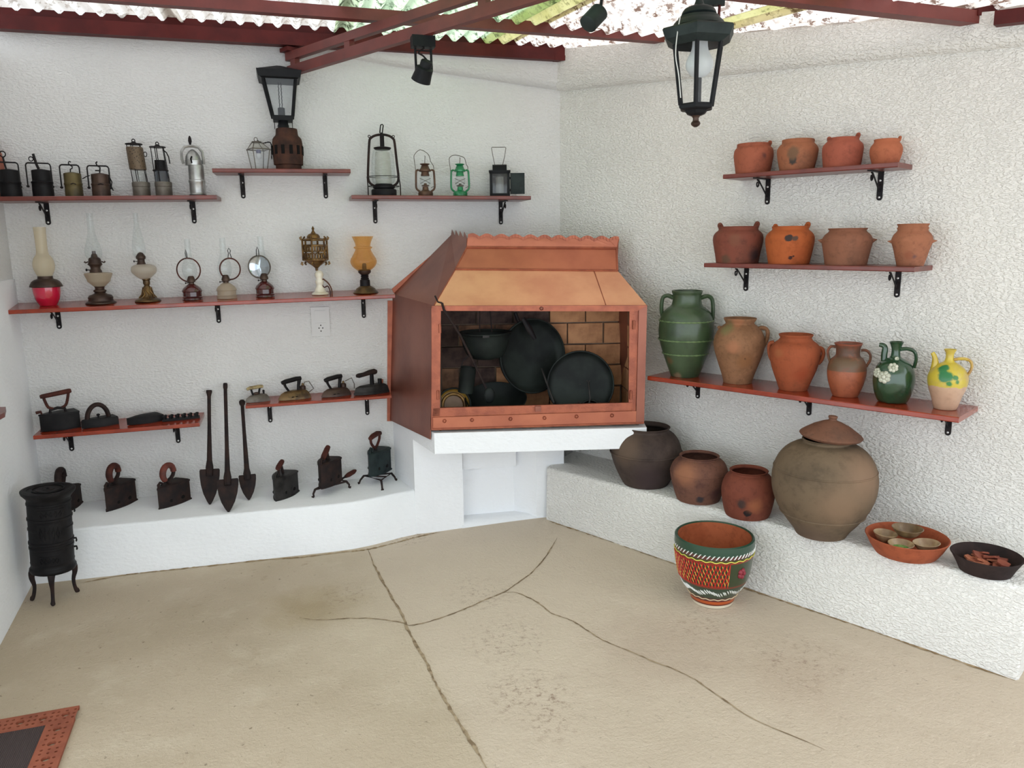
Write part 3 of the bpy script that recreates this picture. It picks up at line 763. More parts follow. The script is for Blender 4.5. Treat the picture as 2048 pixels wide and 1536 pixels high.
# ------------------------------------------------------------------ hub lantern and small glass lantern
P = onshelf('B', 578, .085)
t = T('hub_lantern', 'black four-sided lantern mounted on an old wooden wheel hub', 'lantern', P, 'z2', 807, 1104, 0, rot=.06)
t.mb().lathe(t.pr([(132, 1104), (132, 1056), (150, 1050), (152, 1020), (156, 960), (157, 900), (155, 830), (148, 790), (135, 770), (120, 756), (114, 740), (110, 690), (106, 684)]), 32, cap1=True).build('wheel_hub', 'hub', t.root)
for i in range(12):
    a = math.pi * 2 * (i + .30) / 12
    b = MB().box(-.0075, .0075, -.003, .004, -.020, .020)
    r = 156 * t.k[0]
    b.turn(Matrix.Translation((r * math.cos(a), r * math.sin(a), t.z(905) * t.k[2])) @ Matrix.Rotation(a + math.pi / 2, 4, 'Z')).build('mortise', 'hole', t.root, smooth=False)
dx = -42
t.mb().lathe(t.pr([(58, 686), (58, 650), (52, 640), (50, 608)]), 20, cx=-30, cap1=True).build('socket', 'blackpaint', t.root)
for x in (690, 870):
    t.mb().tube(t.pts([(x, 690), (x, 606)]), 4, 6).build('wire', 'iron', t.root)
def frustum(b, cx, a0, z0, a1, z1, rot=0):
    r = []
    for a, z in ((a0, z0), (a1, z1)):
        r.append([(cx + a * 1.414 * math.cos(rot + math.pi / 4 + i * math.pi / 2), a * 1.414 * math.sin(rot + math.pi / 4 + i * math.pi / 2), z) for i in range(4)])
    return b.loft(r)
RO = -.04
frustum(t.mb(), -30, 98, t.z(610), 102, t.z(562), RO).build('bottom_plate', 'blackpaint', t.root, smooth=False)
for i in range(4):
    a = RO + math.pi / 4 + i * math.pi / 2
    t.mb().tube([(-30 + 100 * 1.414 * math.cos(a), 141 * math.sin(a), t.z(570)), (dx + 160 * 1.414 * math.cos(a), 226 * math.sin(a), t.z(200))], 17, 4).build('frame_bar', 'blackpaint', t.root, smooth=False)
    c0, c1 = a, a + math.pi / 2
    t.mb().add([(-30 + 138 * math.cos(c0), 138 * math.sin(c0), t.z(565)), (-30 + 138 * math.cos(c1), 138 * math.sin(c1), t.z(565)), (dx + 222 * math.cos(c1), 222 * math.sin(c1), t.z(205)), (dx + 222 * math.cos(c0), 222 * math.sin(c0), t.z(205))], [(0, 1, 2, 3)]).build('pane', 'pane', t.root, smooth=False)
frustum(frustum(frustum(t.mb(), dx, 176, t.z(215), 206, t.z(196), RO), dx, 206, t.z(204), 222, t.z(134), RO), dx, 214, t.z(134), 20, t.z(62), RO).build('roof', 'blackpaint', t.root, smooth=False)
t.mb().lathe(t.pr([(36, 600), (36, 478), (28, 474)]), 14, cx=-40, cap1=True).build('lamp_holder', 'blackpaint', t.root)
for x in (750, 776):
    b = t.mb()
    for i in range(13):
        y = 225 + i * 19.5
        b.tube([(x - 807 + (5 if i % 2 else 0), 4 if i % 2 else 0, t.z(y)), (x - 807 + (0 if i % 2 else 5), 0 if i % 2 else 4, t.z(y + 19))], 4.6, 5)
    b.build('chain', 'iron', t.root)
P = onshelf('B', 519.5, .085)
t = T('glass_lantern', 'small clear glass lantern with thin wire frame and a hanging chain', 'lantern', P, 'z2', 510, 1096, 0, rot=.2)
frustum(t.mb(), 0, 62, 0, 64, 8, .15).build('bottom_plate', 'tin', t.root, smooth=False)
for i in range(4):
    a = .15 + math.pi / 4 + i * math.pi / 2; a2 = a + math.pi / 2
    t.mb().tube([(88 * math.cos(a), 88 * math.sin(a), 6), (128 * math.cos(a), 128 * math.sin(a), t.z(885)), (-14 + 54 * math.cos(a), 54 * math.sin(a), t.z(815))], 5, 5).build('frame_bar', 'tin', t.root)
    t.mb().add([(86 * math.cos(a), 86 * math.sin(a), 8), (86 * math.cos(a2), 86 * math.sin(a2), 8), (126 * math.cos(a2), 126 * math.sin(a2), t.z(885)), (126 * math.cos(a), 126 * math.sin(a), t.z(885))], [(0, 1, 2, 3)]).build('pane', 'pane', t.root, smooth=False)
    t.mb().add([(134 * math.cos(a), 134 * math.sin(a), t.z(885)), (134 * math.cos(a2), 134 * math.sin(a2), t.z(885)), (-14 + 54 * math.cos(a2), 54 * math.sin(a2), t.z(815)), (-14 + 54 * math.cos(a), 54 * math.sin(a), t.z(815))], [(0, 1, 2, 3)]).build('roof_pane', 'milkglass', t.root, smooth=False)
ring = [(134 * math.cos(.15 + math.pi / 4 + i * math.pi / 2), 134 * math.sin(.15 + math.pi / 4 + i * math.pi / 2), t.z(885)) for i in range(4)]
t.mb().tube(ring, 6, 5, True).build('eave', 'tin', t.root)
t.mb().lathe(t.pr([(52, 818), (50, 806), (12, 802)]), 12, cx=-14, cap1=True).build('cap', 'tin', t.root)
t.mb().tube([(-20 + 18 * math.cos(a), 0, t.z(784) + 20 * math.sin(a)) for a in [i * math.pi / 6 for i in range(12)]], 4, 6, True).build('ring', 'tin', t.root)
t.mb().lathe(t.pr([(24, 925), (26, 905), (22, 888)]), 12, cap1=True).build('lamp_holder', mat('blue_grey_plastic', (78, 78, 104), .5), t.root)
t.mb().lathe(t.pr(spl([(8, 985), (22, 970), (28, 948), (20, 925)], 3)), 14).build('bulb', 'bulb', t.root)
b = t.mb()
cp = spl([(-6, 0, t.z(792)), (40, -20, t.z(822)), (100, -60, t.z(812)), (118, -92, t.z(835)), (116, -96, t.z(900)), (114, -96, t.z(990))], 5)
for i in range(len(cp) - 1): b.tube([cp[i], cp[i + 1]], 7 if i % 2 else 5, 5)
b.build('chain', 'iron', t.root)

# ------------------------------------------------------------------ hurricane lanterns
P = onshelf('C', 768.5, .095)
t = T('stable_lantern', 'large dark frame lantern with a tall clear globe', 'lantern', P, 'z3', 370, 852)
t.mb().lathe(t.pr([(134, 852), (136, 846), (136, 790), (128, 778), (100, 772), (118, 764), (118, 748), (98, 742), (98, 728), (88, 720)]), 30, cap1=True).build('font', 'blackiron', t.root)
t.mb().lathe(t.pr(spl([(92, 722), (118, 700), (128, 650), (126, 560), (118, 440), (102, 372), (86, 352)], 3)), 30, cap0=False).build('globe', 'clear', t.root)
t.mb().lathe(t.pr(spl([(82, 730), (86, 700), (88, 560), (78, 420), (74, 378)], 2)), 24, cap0=False).build('inner_glass', 'milkglass', t.root)
t.mb().lathe(t.pr([(80, 356), (92, 344), (94, 334), (60, 326), (24, 322), (23, 205), (16, 180), (12, 175)]), 22, cap1=True).build('chimney', 'iron', t.root)
t.mb().tube(t.pts(spl([(272, 742), (225, 712), (205, 650), (214, 500), (234, 280), (250, 235), (300, 206), (370, 196), (440, 206), (486, 235), (503, 280), (520, 500), (532, 650), (512, 712), (470, 742)], 3)), 13, 8).build('frame_tube', 'rusty', t.root)
for a, c in ((200, 195), (548, 535)):
    t.mb().tube(t.pts([(a, 850), (a, 740), (c, 640)]), 7, 6).build('guard_rod', 'rusty', t.root)
t.mb().tube(t.pts([(350, 180), (356, 130), (362, 96), (378, 88), (390, 100), (384, 130), (376, 180)]), 7, 6).build('hanging_loop', 'iron', t.root)
for x in (236, 492):
    t.mb().tube([(x - 370 + 12 * math.cos(a), 0, t.z(216) + 13 * math.sin(a)) for a in [i * math.pi / 5 for i in range(10)]], 5, 6, True).build('ear', 'rusty', t.root)
for y in (642, 745):
    t.mb().tube([(168 * math.cos(a), 128 * math.sin(a), t.z(y)) for a in [i * math.pi / 12 for i in range(24)]], 4, 5, True).build('guard_wire', 'iron', t.root)

def hurricane(label, px, cx, yb, w, mt, bailp, topy):
    t = T('hurricane_lantern', label, 'lantern', onshelf('C', px, .095), 'z3', cx, yb)
    t.mb().lathe(t.pr([(78 * w, yb), (80 * w, yb - 4), (80 * w, yb - 38), (74 * w, yb - 52), (46 * w, yb - 62), (34 * w, yb - 72), (30 * w, yb - 106)]), 26, cap1=True).build('font', mt, t.root)
    t.mb().lathe(t.pr(spl([(34 * w, yb - 110), (54 * w, yb - 132), (60 * w, yb - 165), (52 * w, yb - 200), (44 * w, yb - 220)], 3)), 24, cap0=False).build('globe', 'clear', t.root)
    t.mb().lathe(t.pr([(40 * w, yb - 112), (42 * w, yb - 118), (16 * w, yb - 128), (14 * w, yb - 142)]), 18, cap1=True).build('burner', 'brownlamp' if mt == 'brownlamp' else 'tin', t.root)
    t.mb().lathe(t.pr([(46 * w, yb - 220), (47 * w, yb - 232), (42 * w, yb - 240), (40 * w, yb - 262), (64 * w, yb - 268), (66 * w, yb - 284), (48 * w, yb - 302), (42 * w, yb - 322), (34 * w, yb - 332), (54 * w, yb - 346), (53 * w, yb - 350), (12 * w, yb - 356)]), 24, cap1=True).build('hood', mt, t.root)
    for sx in (-1, 1):
        p = [(sx * 44 * w, 0, 44), (sx * 78 * w, 0, 66), (sx * 98 * w, 0, 92), (sx * 100 * w, 0, 150), (sx * 96 * w, 0, 255), (sx * 90 * w, 0, 278), (sx * 66 * w, 0, 286)]
        t.mb().tube(spl(p, 3), 11 * w, 8).build('air_tube', mt, t.root)
        t.mb().tube([(sx * 58 * w, 0, 195), (0, -58 * w, 165), (-sx * 52 * w, 0, 140)], 3.2, 5).build('guard_wire', 'tin', t.root)
    t.mb().tube(t.pts(spl(bailp, 2)), 4, 6).build('bail', 'tin', t.root)
    t.mb().tube([(0, 0, yb - topy[0]), (6, 0, yb - topy[1]), (0, 0, yb - topy[1] + 4)], 4, 6).build('lift_loop', 'tin', t.root)
    t.mb().tube([(60 * w, -20, 92), (92 * w, -30, 108), (100 * w, -30, 120)], 3.5, 5).build('lever', 'tin', t.root)
hurricane('small brown hurricane lantern beside the green one', 851.5, 815, 862, 1.0, 'brownlamp', [(715, 580), (712, 540), (702, 450), (712, 410), (770, 362), (845, 400), (868, 440), (880, 490), (905, 530), (912, 575)], (505, 430))
hurricane('small bright green hurricane lantern', 920.8, 1188, 864, .96, 'greenlamp', [(1090, 590), (1082, 520), (1078, 460), (1100, 430), (1145, 420), (1215, 436), (1245, 460), (1258, 520), (1275, 545), (1272, 595)], (515, 450))
P = onshelf('C', 1000, .095)
t = T('box_lamp', 'black square lamp with its side door swung open and a wire handle', 'lamp', P, 'z3', 1617, 870)
X0, X1, DP = -107, 107, 90
b = t.mb().box(X0, X1, -DP, DP, 0, 22).box(X0 - 8, X1 + 8, -DP - 8, DP + 8, 262, 278).box(X0, X1, DP - 8, DP, 20, 265)
for x in (X0, X1 - 30, -25 + 0): b.box(x, x + (30 if x != -25 else 0.1), -DP, -DP + 12, 20, 265)
b.box(X0, X0 + 12, DP - 30, DP, 20, 265).box(X1 - 12, X1, DP - 30, DP, 20, 265).box(X0, X1, -DP, -DP + 12, 20, 34).box(X0, X1, -DP, -DP + 12, 240, 264)
b.build('case', 'blackpaint', t.root, smooth=False)
t.mb().lathe([(64, -76), (66, -74), (66, 74), (64, 76)], 24, cap1=True, ax='x').turn(Matrix.Translation((0, 0, 280))).build('vent_hood', 'blackpaint', t.root)
t.mb().tube(t.pts([(1566, 530), (1545, 420), (1533, 348), (1540, 340), (1680, 340), (1687, 348), (1672, 440), (1650, 530)]), 4, 6).build('wire_handle', 'tin', t.root)
t.mb().lathe(t.pr([(38, 838), (42, 800), (42, 660), (36, 630)]), 18, cap0=False).build('glass', 'milkglass', t.root)
t.mb().box(X0 + 28, X1 - 28, -DP + 4, -DP + 6, 30, 242).build('pane', 'pane', t.root, smooth=False)
t.mb().box(X1 + 4, X1 + 158, -DP + 30, -DP + 42, 26, 250).build('door', 'darkgreen', t.root, smooth=False)
for y in (662, 790): t.mb().tube([(X1 + 3, -DP + 30, t.z(y)), (X1 + 3, -DP + 30, t.z(y + 26))], 7, 6).build('hinge', 'iron', t.root)

# ------------------------------------------------------------------ oil lamps on the long board
def lamp(label, px, z, cx, yb, rb, off=.10, name='oil_lamp'):
    return T(name, label, 'oil lamp', onshelf('D', px, off), z, cx, yb, rb)
t = lamp('oil lamp with a cranberry red bowl and cream frosted globe', 97.4, 'z4', 475, 940, 85)
b = t.mb().lathe(t.pr(spl([(82, 940), (96, 915), (122, 870), (138, 810), (143, 755)], 3)), 32).build('bowl', 'cranberry', t.root)
t.mb().lathe(t.pr([(150, 752), (164, 752), (166, 744), (158, 728), (140, 700), (112, 682), (80, 674), (76, 664), (76, 648), (60, 646)]), 32, cap1=True).build('collar', 'bronze', t.root)
t.mb().lathe(t.pr(spl([(70, 650), (86, 622), (106, 575), (108, 530), (94, 478), (66, 440), (58, 400), (58, 300), (62, 178)], 4)), 30, cap0=False).build('chimney', 'frost', t.root)
t = lamp('oil lamp with a cut glass font on a dark turned foot and winged burner', 203, 'z4', 990, 936, 150)
t.mb().lathe(t.pr([(150, 936), (156, 926), (152, 914), (126, 900), (122, 884), (126, 866), (112, 846), (72, 834), (52, 822), (66, 806), (64, 796), (46, 788), (48, 768), (58, 758)]), 32, cap1=True).build('foot', 'bronze', t.root)
t.mb().lathe(t.pr(spl([(56, 760), (84, 735), (112, 712), (118, 690), (136, 650), (132, 630), (60, 624)], 2)), 28).build('font', 'creamglass', t.root)
t.mb().lathe(t.pr([(62, 630), (60, 606), (52, 598), (48, 582), (54, 566), (74, 546), (64, 530), (62, 500), (54, 486), (34, 476), (28, 452), (20, 446), (18, 420), (12, 418)]), 22, cap1=True, cx=-20).build('burner', 'bronze', t.root)
for sx in (-1, 1):
    t.mb().tube([(-20 + sx * 64, 0, t.z(520)), (-20 + sx * 90, 0, t.z(530)), (-20 + sx * 102, 0, t.z(524)), (-20 + sx * 90, 0, t.z(517))], 7, 6).build('wing', 'bronze', t.root)
t.mb().tube([(-66, -10, t.z(600)), (-100, -14, t.z(598))], 5, 6).ball((-108, -14, t.z(598)), 14, 8, .7).build('wick_knob', 'iron', t.root)
t.mb().lathe(t.pr(spl([(56, 505), (84, 450), (80, 390), (50, 300), (36, 230), (32, 140), (33, 60)], 4)), 24, cap0=False, cx=-24).build('chimney', 'clear', t.root)
t = lamp('oil lamp with a clear glass font on a brass filigree stem', 297, 'z4', 1448, 918, 130)
t.mb().lathe(t.pr([(126, 918), (132, 906), (126, 892), (104, 882), (80, 870), (58, 850), (50, 820), (38, 770), (26, 752), (36, 730), (34, 704), (42, 696), (42, 684), (30, 680)]), 28, cap1=True).build('foot', 'brass', t.root)
for i in range(8):
    a = i * math.pi / 4
    t.mb().tube([(r * math.cos(a + s), r * math.sin(a + s), t.z(y)) for r, y, s in ((86, 872, 0), (60, 840, .3), (48, 800, -.2), (40, 770, .2))], 7, 5).build('scroll', 'brassgold', t.root)
t.mb().lathe(t.pr(spl([(42, 690), (64, 676), (90, 655), (118, 628), (126, 600), (118, 570), (80, 552), (48, 546)], 3)), 30, cx=-14).build('font', 'fontglass', t.root)
t.mb().lathe(t.pr([(48, 548), (42, 536), (36, 522), (36, 500), (48, 492), (48, 470), (36, 456), (26, 440), (10, 432), (.5, 430)]), 20, cx=-32).build('burner', 'bronze', t.root)
t.mb().tube([(-66, -6, t.z(520)), (-92, -8, t.z(518))], 4, 6).ball((-100, -8, t.z(518)), 11, 8, .6).build('wick_knob', 'iron', t.root)
t.mb().lathe(t.pr(spl([(46, 480), (66, 425), (62, 360), (44, 260), (26, 170), (24, 60)], 4)), 24, cap0=False, cx=-44).build('chimney', 'clear', t.root)

def walllamp(label, px, cx, yb, hw, yt, body, rc, rr, loop, chx, mirror=None, ringtilt=0, ring='rustgrip'):
    t = lamp(label, px, 'z5', cx, yb, hw)
    h = yb - yt
    t.mb().lathe(t.pr([(hw, yb), (hw * 1.02, yb - h * .06), (hw * .96, yb - h * .22), (hw * 1.02, yb - h * .30), (hw * .93, yb - h * .36), (hw * .93, yb - h * .70), (hw * 1.02, yb - h * .76), (hw * .96, yb - h * .88), (hw * .86, yt - 2), (hw * .6, yt - 22), (hw * .36, yt - 38)]), 30, cap1=True).build('font', body, t.root)
    by = yt - 38
    t.mb().lathe(t.pr([(26, by + 4), (24, by - 14), (38, by - 20), (38, by - 34), (32, by - 50), (26, by - 66), (18, by - 72)]), 20, cap1=True).build('burner', 'bronze', t.root)
    t.mb().tube([(-24, -4, t.z(by - 12)), (-46, -6, t.z(by - 10))], 4, 6).ball((-52, -6, t.z(by - 10)), 9, 8, .6).build('wick_knob', 'iron', t.root)
    t.mb().lathe(t.pr(spl([(30, by - 32), (58, by - 80), (66, by - 125), (56, by - 180), (36, by - 230), (28, by - 290), (27, by - 395)], 4)), 24, cap0=False, cx=chx).build('chimney', 'clear', t.root)
    x0, y0 = rc[0] - cx, t.z(rc[1])
    cs, sn = math.cos(ringtilt), math.sin(ringtilt)
    pts = [(x0 + rr * math.cos(a) * cs, 30 + rr * math.cos(a) * sn, y0 + rr * math.sin(a)) for a in [i * math.pi / 16 for i in range(32)]]
    rg = t.mb().tube(pts, 7, 6, True).build('reflector_ring', ring, t.root)
    if mirror:
        b = t.mb().lathe([(rr, 0), (rr * .75, 9), (.5, 16)], 32, cap0=False, cx=0, ax='y').turn(Matrix.Translation((x0, 30, y0)) @ Matrix.Rotation(ringtilt, 4, 'Z'))
        b.build('reflector', mirror, t.root)
    t.mb().tube(t.pts(loop, 30), 4, 6).build('hanging_loop', 'iron', t.root)
    t.mb().tube([(0, 24, t.z(by)), (x0 * .5, 32, t.z((by + rc[1] + rr) / 2)), (x0, 32, y0 - rr)], 6, 6).build('bracket_arm', 'iron', t.root)
walllamp('small dark red oil lamp with an open ring reflector, next to the brass stemmed lamp', 386, 205, 722, 92, 614, 'maroon', (190, 452), 104, [(180, 350), (172, 300), (176, 270), (184, 300), (188, 350)], -8)
walllamp('small pale glass oil lamp with an open ring reflector set to one side', 454.6, 510, 716, 90, 610, 'creamglass', (556, 450), 94, [(545, 352), (552, 310), (545, 290), (558, 266), (572, 290), (564, 310), (576, 352)], -4, ringtilt=.25)
walllamp('small dark red oil lamp with a round mirror reflector', 531, 850, 712, 86, 606, 'maroon', (815, 440), 98, [(795, 345), (798, 290), (806, 265), (816, 290), (820, 345)], -10, mirror='mirror', ringtilt=-.2, ring='tin')

t = T('filigree_lamp', 'brass filigree lantern lamp on a cream stone column', 'lamp', onshelf('D', 642, .10), 'z5', 1365, 690, 70)
t.mb().lathe(t.pr([(72, 690), (76, 680), (72, 668), (52, 658), (46, 640), (32, 612), (30, 596), (38, 580), (38, 560), (30, 552), (28, 540), (38, 520), (38, 498), (28, 480), (18, 470)]), 28, cap1=True, cx=-6).build('column', 'onyx', t.root)
t.mb().lathe(t.pr([(12, 472), (14, 450), (34, 432), (66, 410), (92, 392), (104, 382), (100, 374)]), 6, cap1=True, cx=-24, start=.3).build('funnel', 'brassgold', t.root, smooth=False)
cxl = -30
for i in range(6):
    a, a2 = .3 + i * math.pi / 3, .3 + (i + 1) * math.pi / 3
    R1 = 112
    p = lambda an, y, r=R1: (cxl + r * math.cos(an), r * math.sin(an), t.z(y))
    t.mb().tube([p(a, 380), p(a, 190)], 10, 6).build('post', 'brassgold', t.root)
    for y in (376, 250, 205):
        t.mb().tube([p(a, y), p(a2, y)], 8, 5).build('rail', 'brassgold', t.root)
    b = t.mb()
    for q in range(4):
        u = (q + .5) / 4
        m0 = Vector(p(a, 312)).lerp(Vector(p(a2, 312)), u)
        e = (Vector(p(a2, 312)) - Vector(p(a, 312))).normalized()
        for zz in (-32, 32):
            b.tube([m0 + e * (13 * math.cos(w_)) + Vector((0, 0, zz + 26 * math.sin(w_))) for w_ in [v * math.pi / 5 for v in range(10)]], 4.5, 5, True)
    tag(b.build('filigree', 'brassgold', t.root), kind='stuff')
    for y, s in ((410, -1), (185, 1)):
        t.mb().tube([p(a, y - s * 10, R1 + 4), p(a, y, R1 + 20), p(a, y + s * 14, R1 + 14), p(a, y + s * 6, R1 + 4)], 8, 5).build('scroll', 'brassgold', t.root)
t.mb().lathe(t.pr([(112, 206), (104, 196), (58, 186), (58, 172), (44, 154), (22, 146), (12, 128), (8, 118), (13, 106), (8, 94), (.5, 82)]), 18, cx=cxl - 8, start=.3).build('roof', 'brassgold', t.root)
t.mb().tube(t.pts(spl([(1375, 640), (1388, 552), (1410, 560), (1440, 590), (1462, 640), (1464, 690)], 4), -10), 7, 6).build('cord', mat('brown_cord', (92, 60, 46), .8), t.root)
t.mb().tube(t.pts(spl([(1380, 600), (1400, 620), (1430, 610), (1448, 650), (1448, 692)], 4), -14), 6, 6).build('cord', 'rustgrip', t.root)
t = lamp('amber glass lamp with a flared chimney on a brass foot', 732, 'z5', 1757, 682, 112)
t.mb().lathe(t.pr([(112, 682), (116, 674), (108, 664), (92, 652), (84, 636), (60, 620), (46, 612)]), 30, cap1=True).build('foot', 'brass', t.root)
t.mb().lathe(t.pr([(46, 614), (44, 560), (34, 552), (38, 544), (30, 536), (38, 526), (30, 518), (40, 508)]), 20, cap1=True, cx=-4).build('neck', 'iron', t.root)
t.mb().lathe(t.pr([(40, 510), (56, 494), (58, 478), (50, 468), (20, 464), (18, 420), (12, 412)]), 24, cap1=True, cx=-4).build('burner', 'bronze', t.root)
t.mb().lathe(t.pr(spl([(54, 478), (96, 445), (116, 408), (112, 376), (86, 330), (68, 292), (80, 280), (80, 270), (66, 262), (70, 236), (82, 206), (96, 178)], 4)), 32, cap0=False, cx=-8).build('chimney', 'amber', t.root)
# socket under the long board
P = onL(641, 643); P.y -= .0
t = thing('wall_socket', 'white double switch and socket plate under the long board', 'socket', P)
MB().prism([(-.045, -.073), (.045, -.073), (.045, .073), (-.045, .073)], -.009, 0).build('plate', 'whiteplastic', t, smooth=False)
MB().box(-.026, .026, -.014, -.008, .008, .056).build('switch', 'whiteplastic', t, smooth=False)
s = MB().box(-.026, .026, -.012, -.008, -.058, -.006).build('socket_face', 'whiteplastic', t, smooth=False)
for x, z in ((-.009, -.032), (.009, -.032), (0, -.018), (0, -.047)):
    MB().lathe([(.0032, 0), (.0032, .0015)], 8, cap1=True).turn(Matrix.Translation((x, -.0122, z)) @ Matrix.Rotation(rad(90), 4, 'X')).build('hole', 'hole', s)

# ------------------------------------------------------------------ irons
def plan(L, W, n=9, fat=1.35):
    """Boat-shaped outline: nose at -L/2, flat heel at +L/2."""
    up = []
    for i in range(n + 1):
        t_ = i / n
        up.append((-L / 2 + L * t_, W / 2 * math.sin(math.pi / 2 * min(1, t_ * fat)) ** .8))
    return up + [(x, -y) for x, y in up[::-1][:-1]]
def body(b, L, W, lv, fat=1.35):
    rings = []
    for z, sx, sy in lv:
        rings.append([(x * sx + L / 2 * (1 - sx) * .4, y * sy, z) for x, y in plan(L, W, fat=fat)])
    return b.loft(rings)
def flip(v): return [(x, 0, z) for x, z in v]
def iron_at(nose, heel, z, wr=.55):
    """Ground pose from the sighted nose tip and near heel corner."""
    N, Hh = onZ(*nose, z), onZ(*heel, z)
    e = Hh - N; L = e.length * .97; W = L * wr
    a = math.atan2(e.y, e.x) + math.atan(.5 * W / L)
    c = N + Vector((math.cos(a), math.sin(a), 0)) * L / 2
    return Vector((c.x, c.y, z)), a, L, W
GI = 'charcoal irons on the low ledge'
def box_iron(label, nose, heel, z, hpx, handle, group=GI, wr=.5, mt='rusty', lift=0, Lmax=.2):
    P, a, L, W = iron_at(nose, heel, z, wr)
    if L > Lmax: W *= Lmax / L; L = Lmax
    P.z += lift
    h = hpx * metric(P)[2]
    t = thing('charcoal_iron', label, 'iron', P, a, group)
    body(MB(), L * 1.04, W * 1.08, [(0, 1, 1), (.005, 1, 1), (.008, .97, .95)]).build('sole', mt, t, smooth=False)
    body(MB(), L, W, [(.006, 1, 1), (h * .93, 1, 1)]).build('body', mt, t, ang=30)
    body(MB(), L * 1.03, W * 1.06, [(h * .93, 1, 1), (h, 1, 1), (h * 1.05, .9, .8)]).build('lid', mt, t, ang=30)
    for s in (-1, 1):
        for u in (.30, .66):
            x = -L / 2 + L * u + (L * .04)
            y = W / 2 * math.sin(math.pi / 2 * min(1, u * 1.35)) ** .8
            MB().lathe([(.010, 0), (.007, .004)], 10, cap1=True).turn(Matrix.Translation((x, s * (y - .001), h * .28)) @ Matrix.Rotation(rad(-90 * s), 4, 'X') @ Matrix.Scale(1.3, 4, (1, 0, 0))).build('vent', 'hole', t)
    x0 = -L / 2 + L * .14
    MB().tube([(x0 - .012, 0, h * 1.0), (x0 - .014, 0, h * 1.15), (x0, 0, h * 1.24), (x0 + .014, 0, h * 1.15), (x0 + .014, 0, h * 1.02)], .006, 7).build('lid_catch', mt, t)
    handle(t, L, W, h)
    return t
def c_handle(mt, R=.036, cut=(-55, 205)):
    def f(t, L, W, h):
        zc = h * 1.04 + .014 + R
        MB().tube([(-.004, 0, h), (-.004, 0, h + .02), (.012, 0, h + .026), (.026, 0, zc - R * .45), (R * .9, 0, zc - .002)], [.011, .009, .008, .008, .008], 8, flat=1.2).build('handle_post', 'rusty', t)
        a0, a1 = cut
        pts = [(R * math.cos(rad(a)) - .004, 0, zc + R * 1.08 * math.sin(rad(a))) for a in [a0 + 55 + (a1 - a0 - 35) * i / 16 for i in range(17)]]
        MB().tube(pts, [.0125] * 3 + [.0138] * 11 + [.0130] * 3, 10, flat=1.15).build('grip', mt, t)
        MB().tube([(-R * .9 - .004, 0, zc - R * .6), (-.01, 0, h + .012)], .008, 7).build('handle_post', 'rusty', t)
    return f
box_iron('charcoal iron half hidden behind the small iron stove', (112, 1036), (174, 1000), ZBL, 38, c_handle('rusty', .040))
box_iron('charcoal iron with a curled grip, first to the right of the stove', (213, 1024), (274, 1000), ZBL, 43, c_handle('rustgrip'))
box_iron('charcoal iron with a reddish curled grip, just left of the long shovels', (318, 1019), (382, 998), ZBL, 40, c_handle(mat('red_brown_grip', (112, 50, 38), .7, c2=(74, 38, 32), ns=20, bump=.2, bs=90)))
def bar_handle(dx, dz, gl, gr, tilt, posts, mt='rustgrip'):
    def f(t, L, W, h):
        c = Vector((dx, 0, h + dz)); d = Vector((math.cos(tilt), 0, math.sin(tilt)))
        MB().tube([c - d * gl, c - d * gl * .6, c + d * gl * .6, c + d * gl], [gr * .8, gr, gr, gr * .85], 10).build('grip', mt, t)
        for u, w_ in posts:
            q = c + d * gl * u
            MB().tube([(w_, 0, h), (w_ * .6 + q.x * .4, 0, h + dz * .45), tuple(q)], .007, 7).build('handle_post', 'rusty', t)
    return f
box_iron('stubby grey charcoal iron with two posts and a slanting grip, right of the shovels', (552, 1003), (597, 983), ZBL, 42, bar_handle(-.01, .055, .032, .013, .35, ((-.35, -.03), (.35, .02))), mt='pewter', Lmax=.16, wr=.62)
def trivet(label, P, a, L, W, h, dirs, mt='rusty', back=False):
    t = thing('trivet', label, 'trivet', P, a)
    m_ = MB()
    m_.tube([(x * 1.02, y * 1.0, h) for x, y in [(-L / 2, 0), (L / 2, W / 2), (L / 2, -W / 2)]], .0055, 7, True)
    m_.tube([(-L / 2, 0, h), (L / 2, 0, h)], .004, 6)
    m_.build('top_frame', mt, t)
    for x, y in ((-L / 2, 0), (L / 2, W / 2), (L / 2, -W / 2)):
        d = Vector((x, y, 0)).normalized()
        MB().tube([(x, y, h), (x + d.x * .014, y + d.y * .014, h * .5), (x + d.x * .012, y + d.y * .012, .006), (x + d.x * .02, y + d.y * .02, .0035)], [.006, .005, .005, .008], 7).build('leg', mt, t)
    if back:
        MB().tube([(L / 2, 0, h), (L / 2 + .05, 0, h + .006)], .005, 6).build('handle_rod', mt, t)
        MB().tube([(L / 2 + .045, 0, h + .006), (L / 2 + .07, 0, h + .01), (L / 2 + .11, 0, h + .016), (L / 2 + .125, 0, h + .018)], [.008, .013, .012, .006], 9).build('handle', 'rustgrip', t)
    return t
# iron lying on a trivet with a rear handle
P, a, L, W = iron_at((636, 996), (693, 974), ZBL, .55)
L, W = .17, .095
tv = trivet('rusty trivet with a wooden rear handle carrying a tilted iron', P, a - .25, L, W, .038, None, back=True)
h = 52 * metric(P)[2]
box_iron('charcoal iron with a sloping grip lying on the trivet with a rear handle', (641, 981), (690, 958), ZBL + .0445, 46, bar_handle(-.005, .045, .045, .014, .45, ((-.4, .02), (.5, .03))), Lmax=.16, wr=.6)
ft_ = [onZ(717, 968, ZBL), onZ(765, 981, ZBL), onZ(793, 961, ZBL)]
P = (ft_[0] + ft_[1] + ft_[2]) / 3
t = thing('trivet', 'thin three-legged iron stand under the dark green iron', 'trivet', P)
c_ = [(p - P) * .72 + V(0, 0, .046) for p in ft_]
MB().tube(c_, .0045, 7, True).tube([c_[0], (c_[1] + c_[2]) / 2], .004, 6).build('top_frame', 'rusty', t)
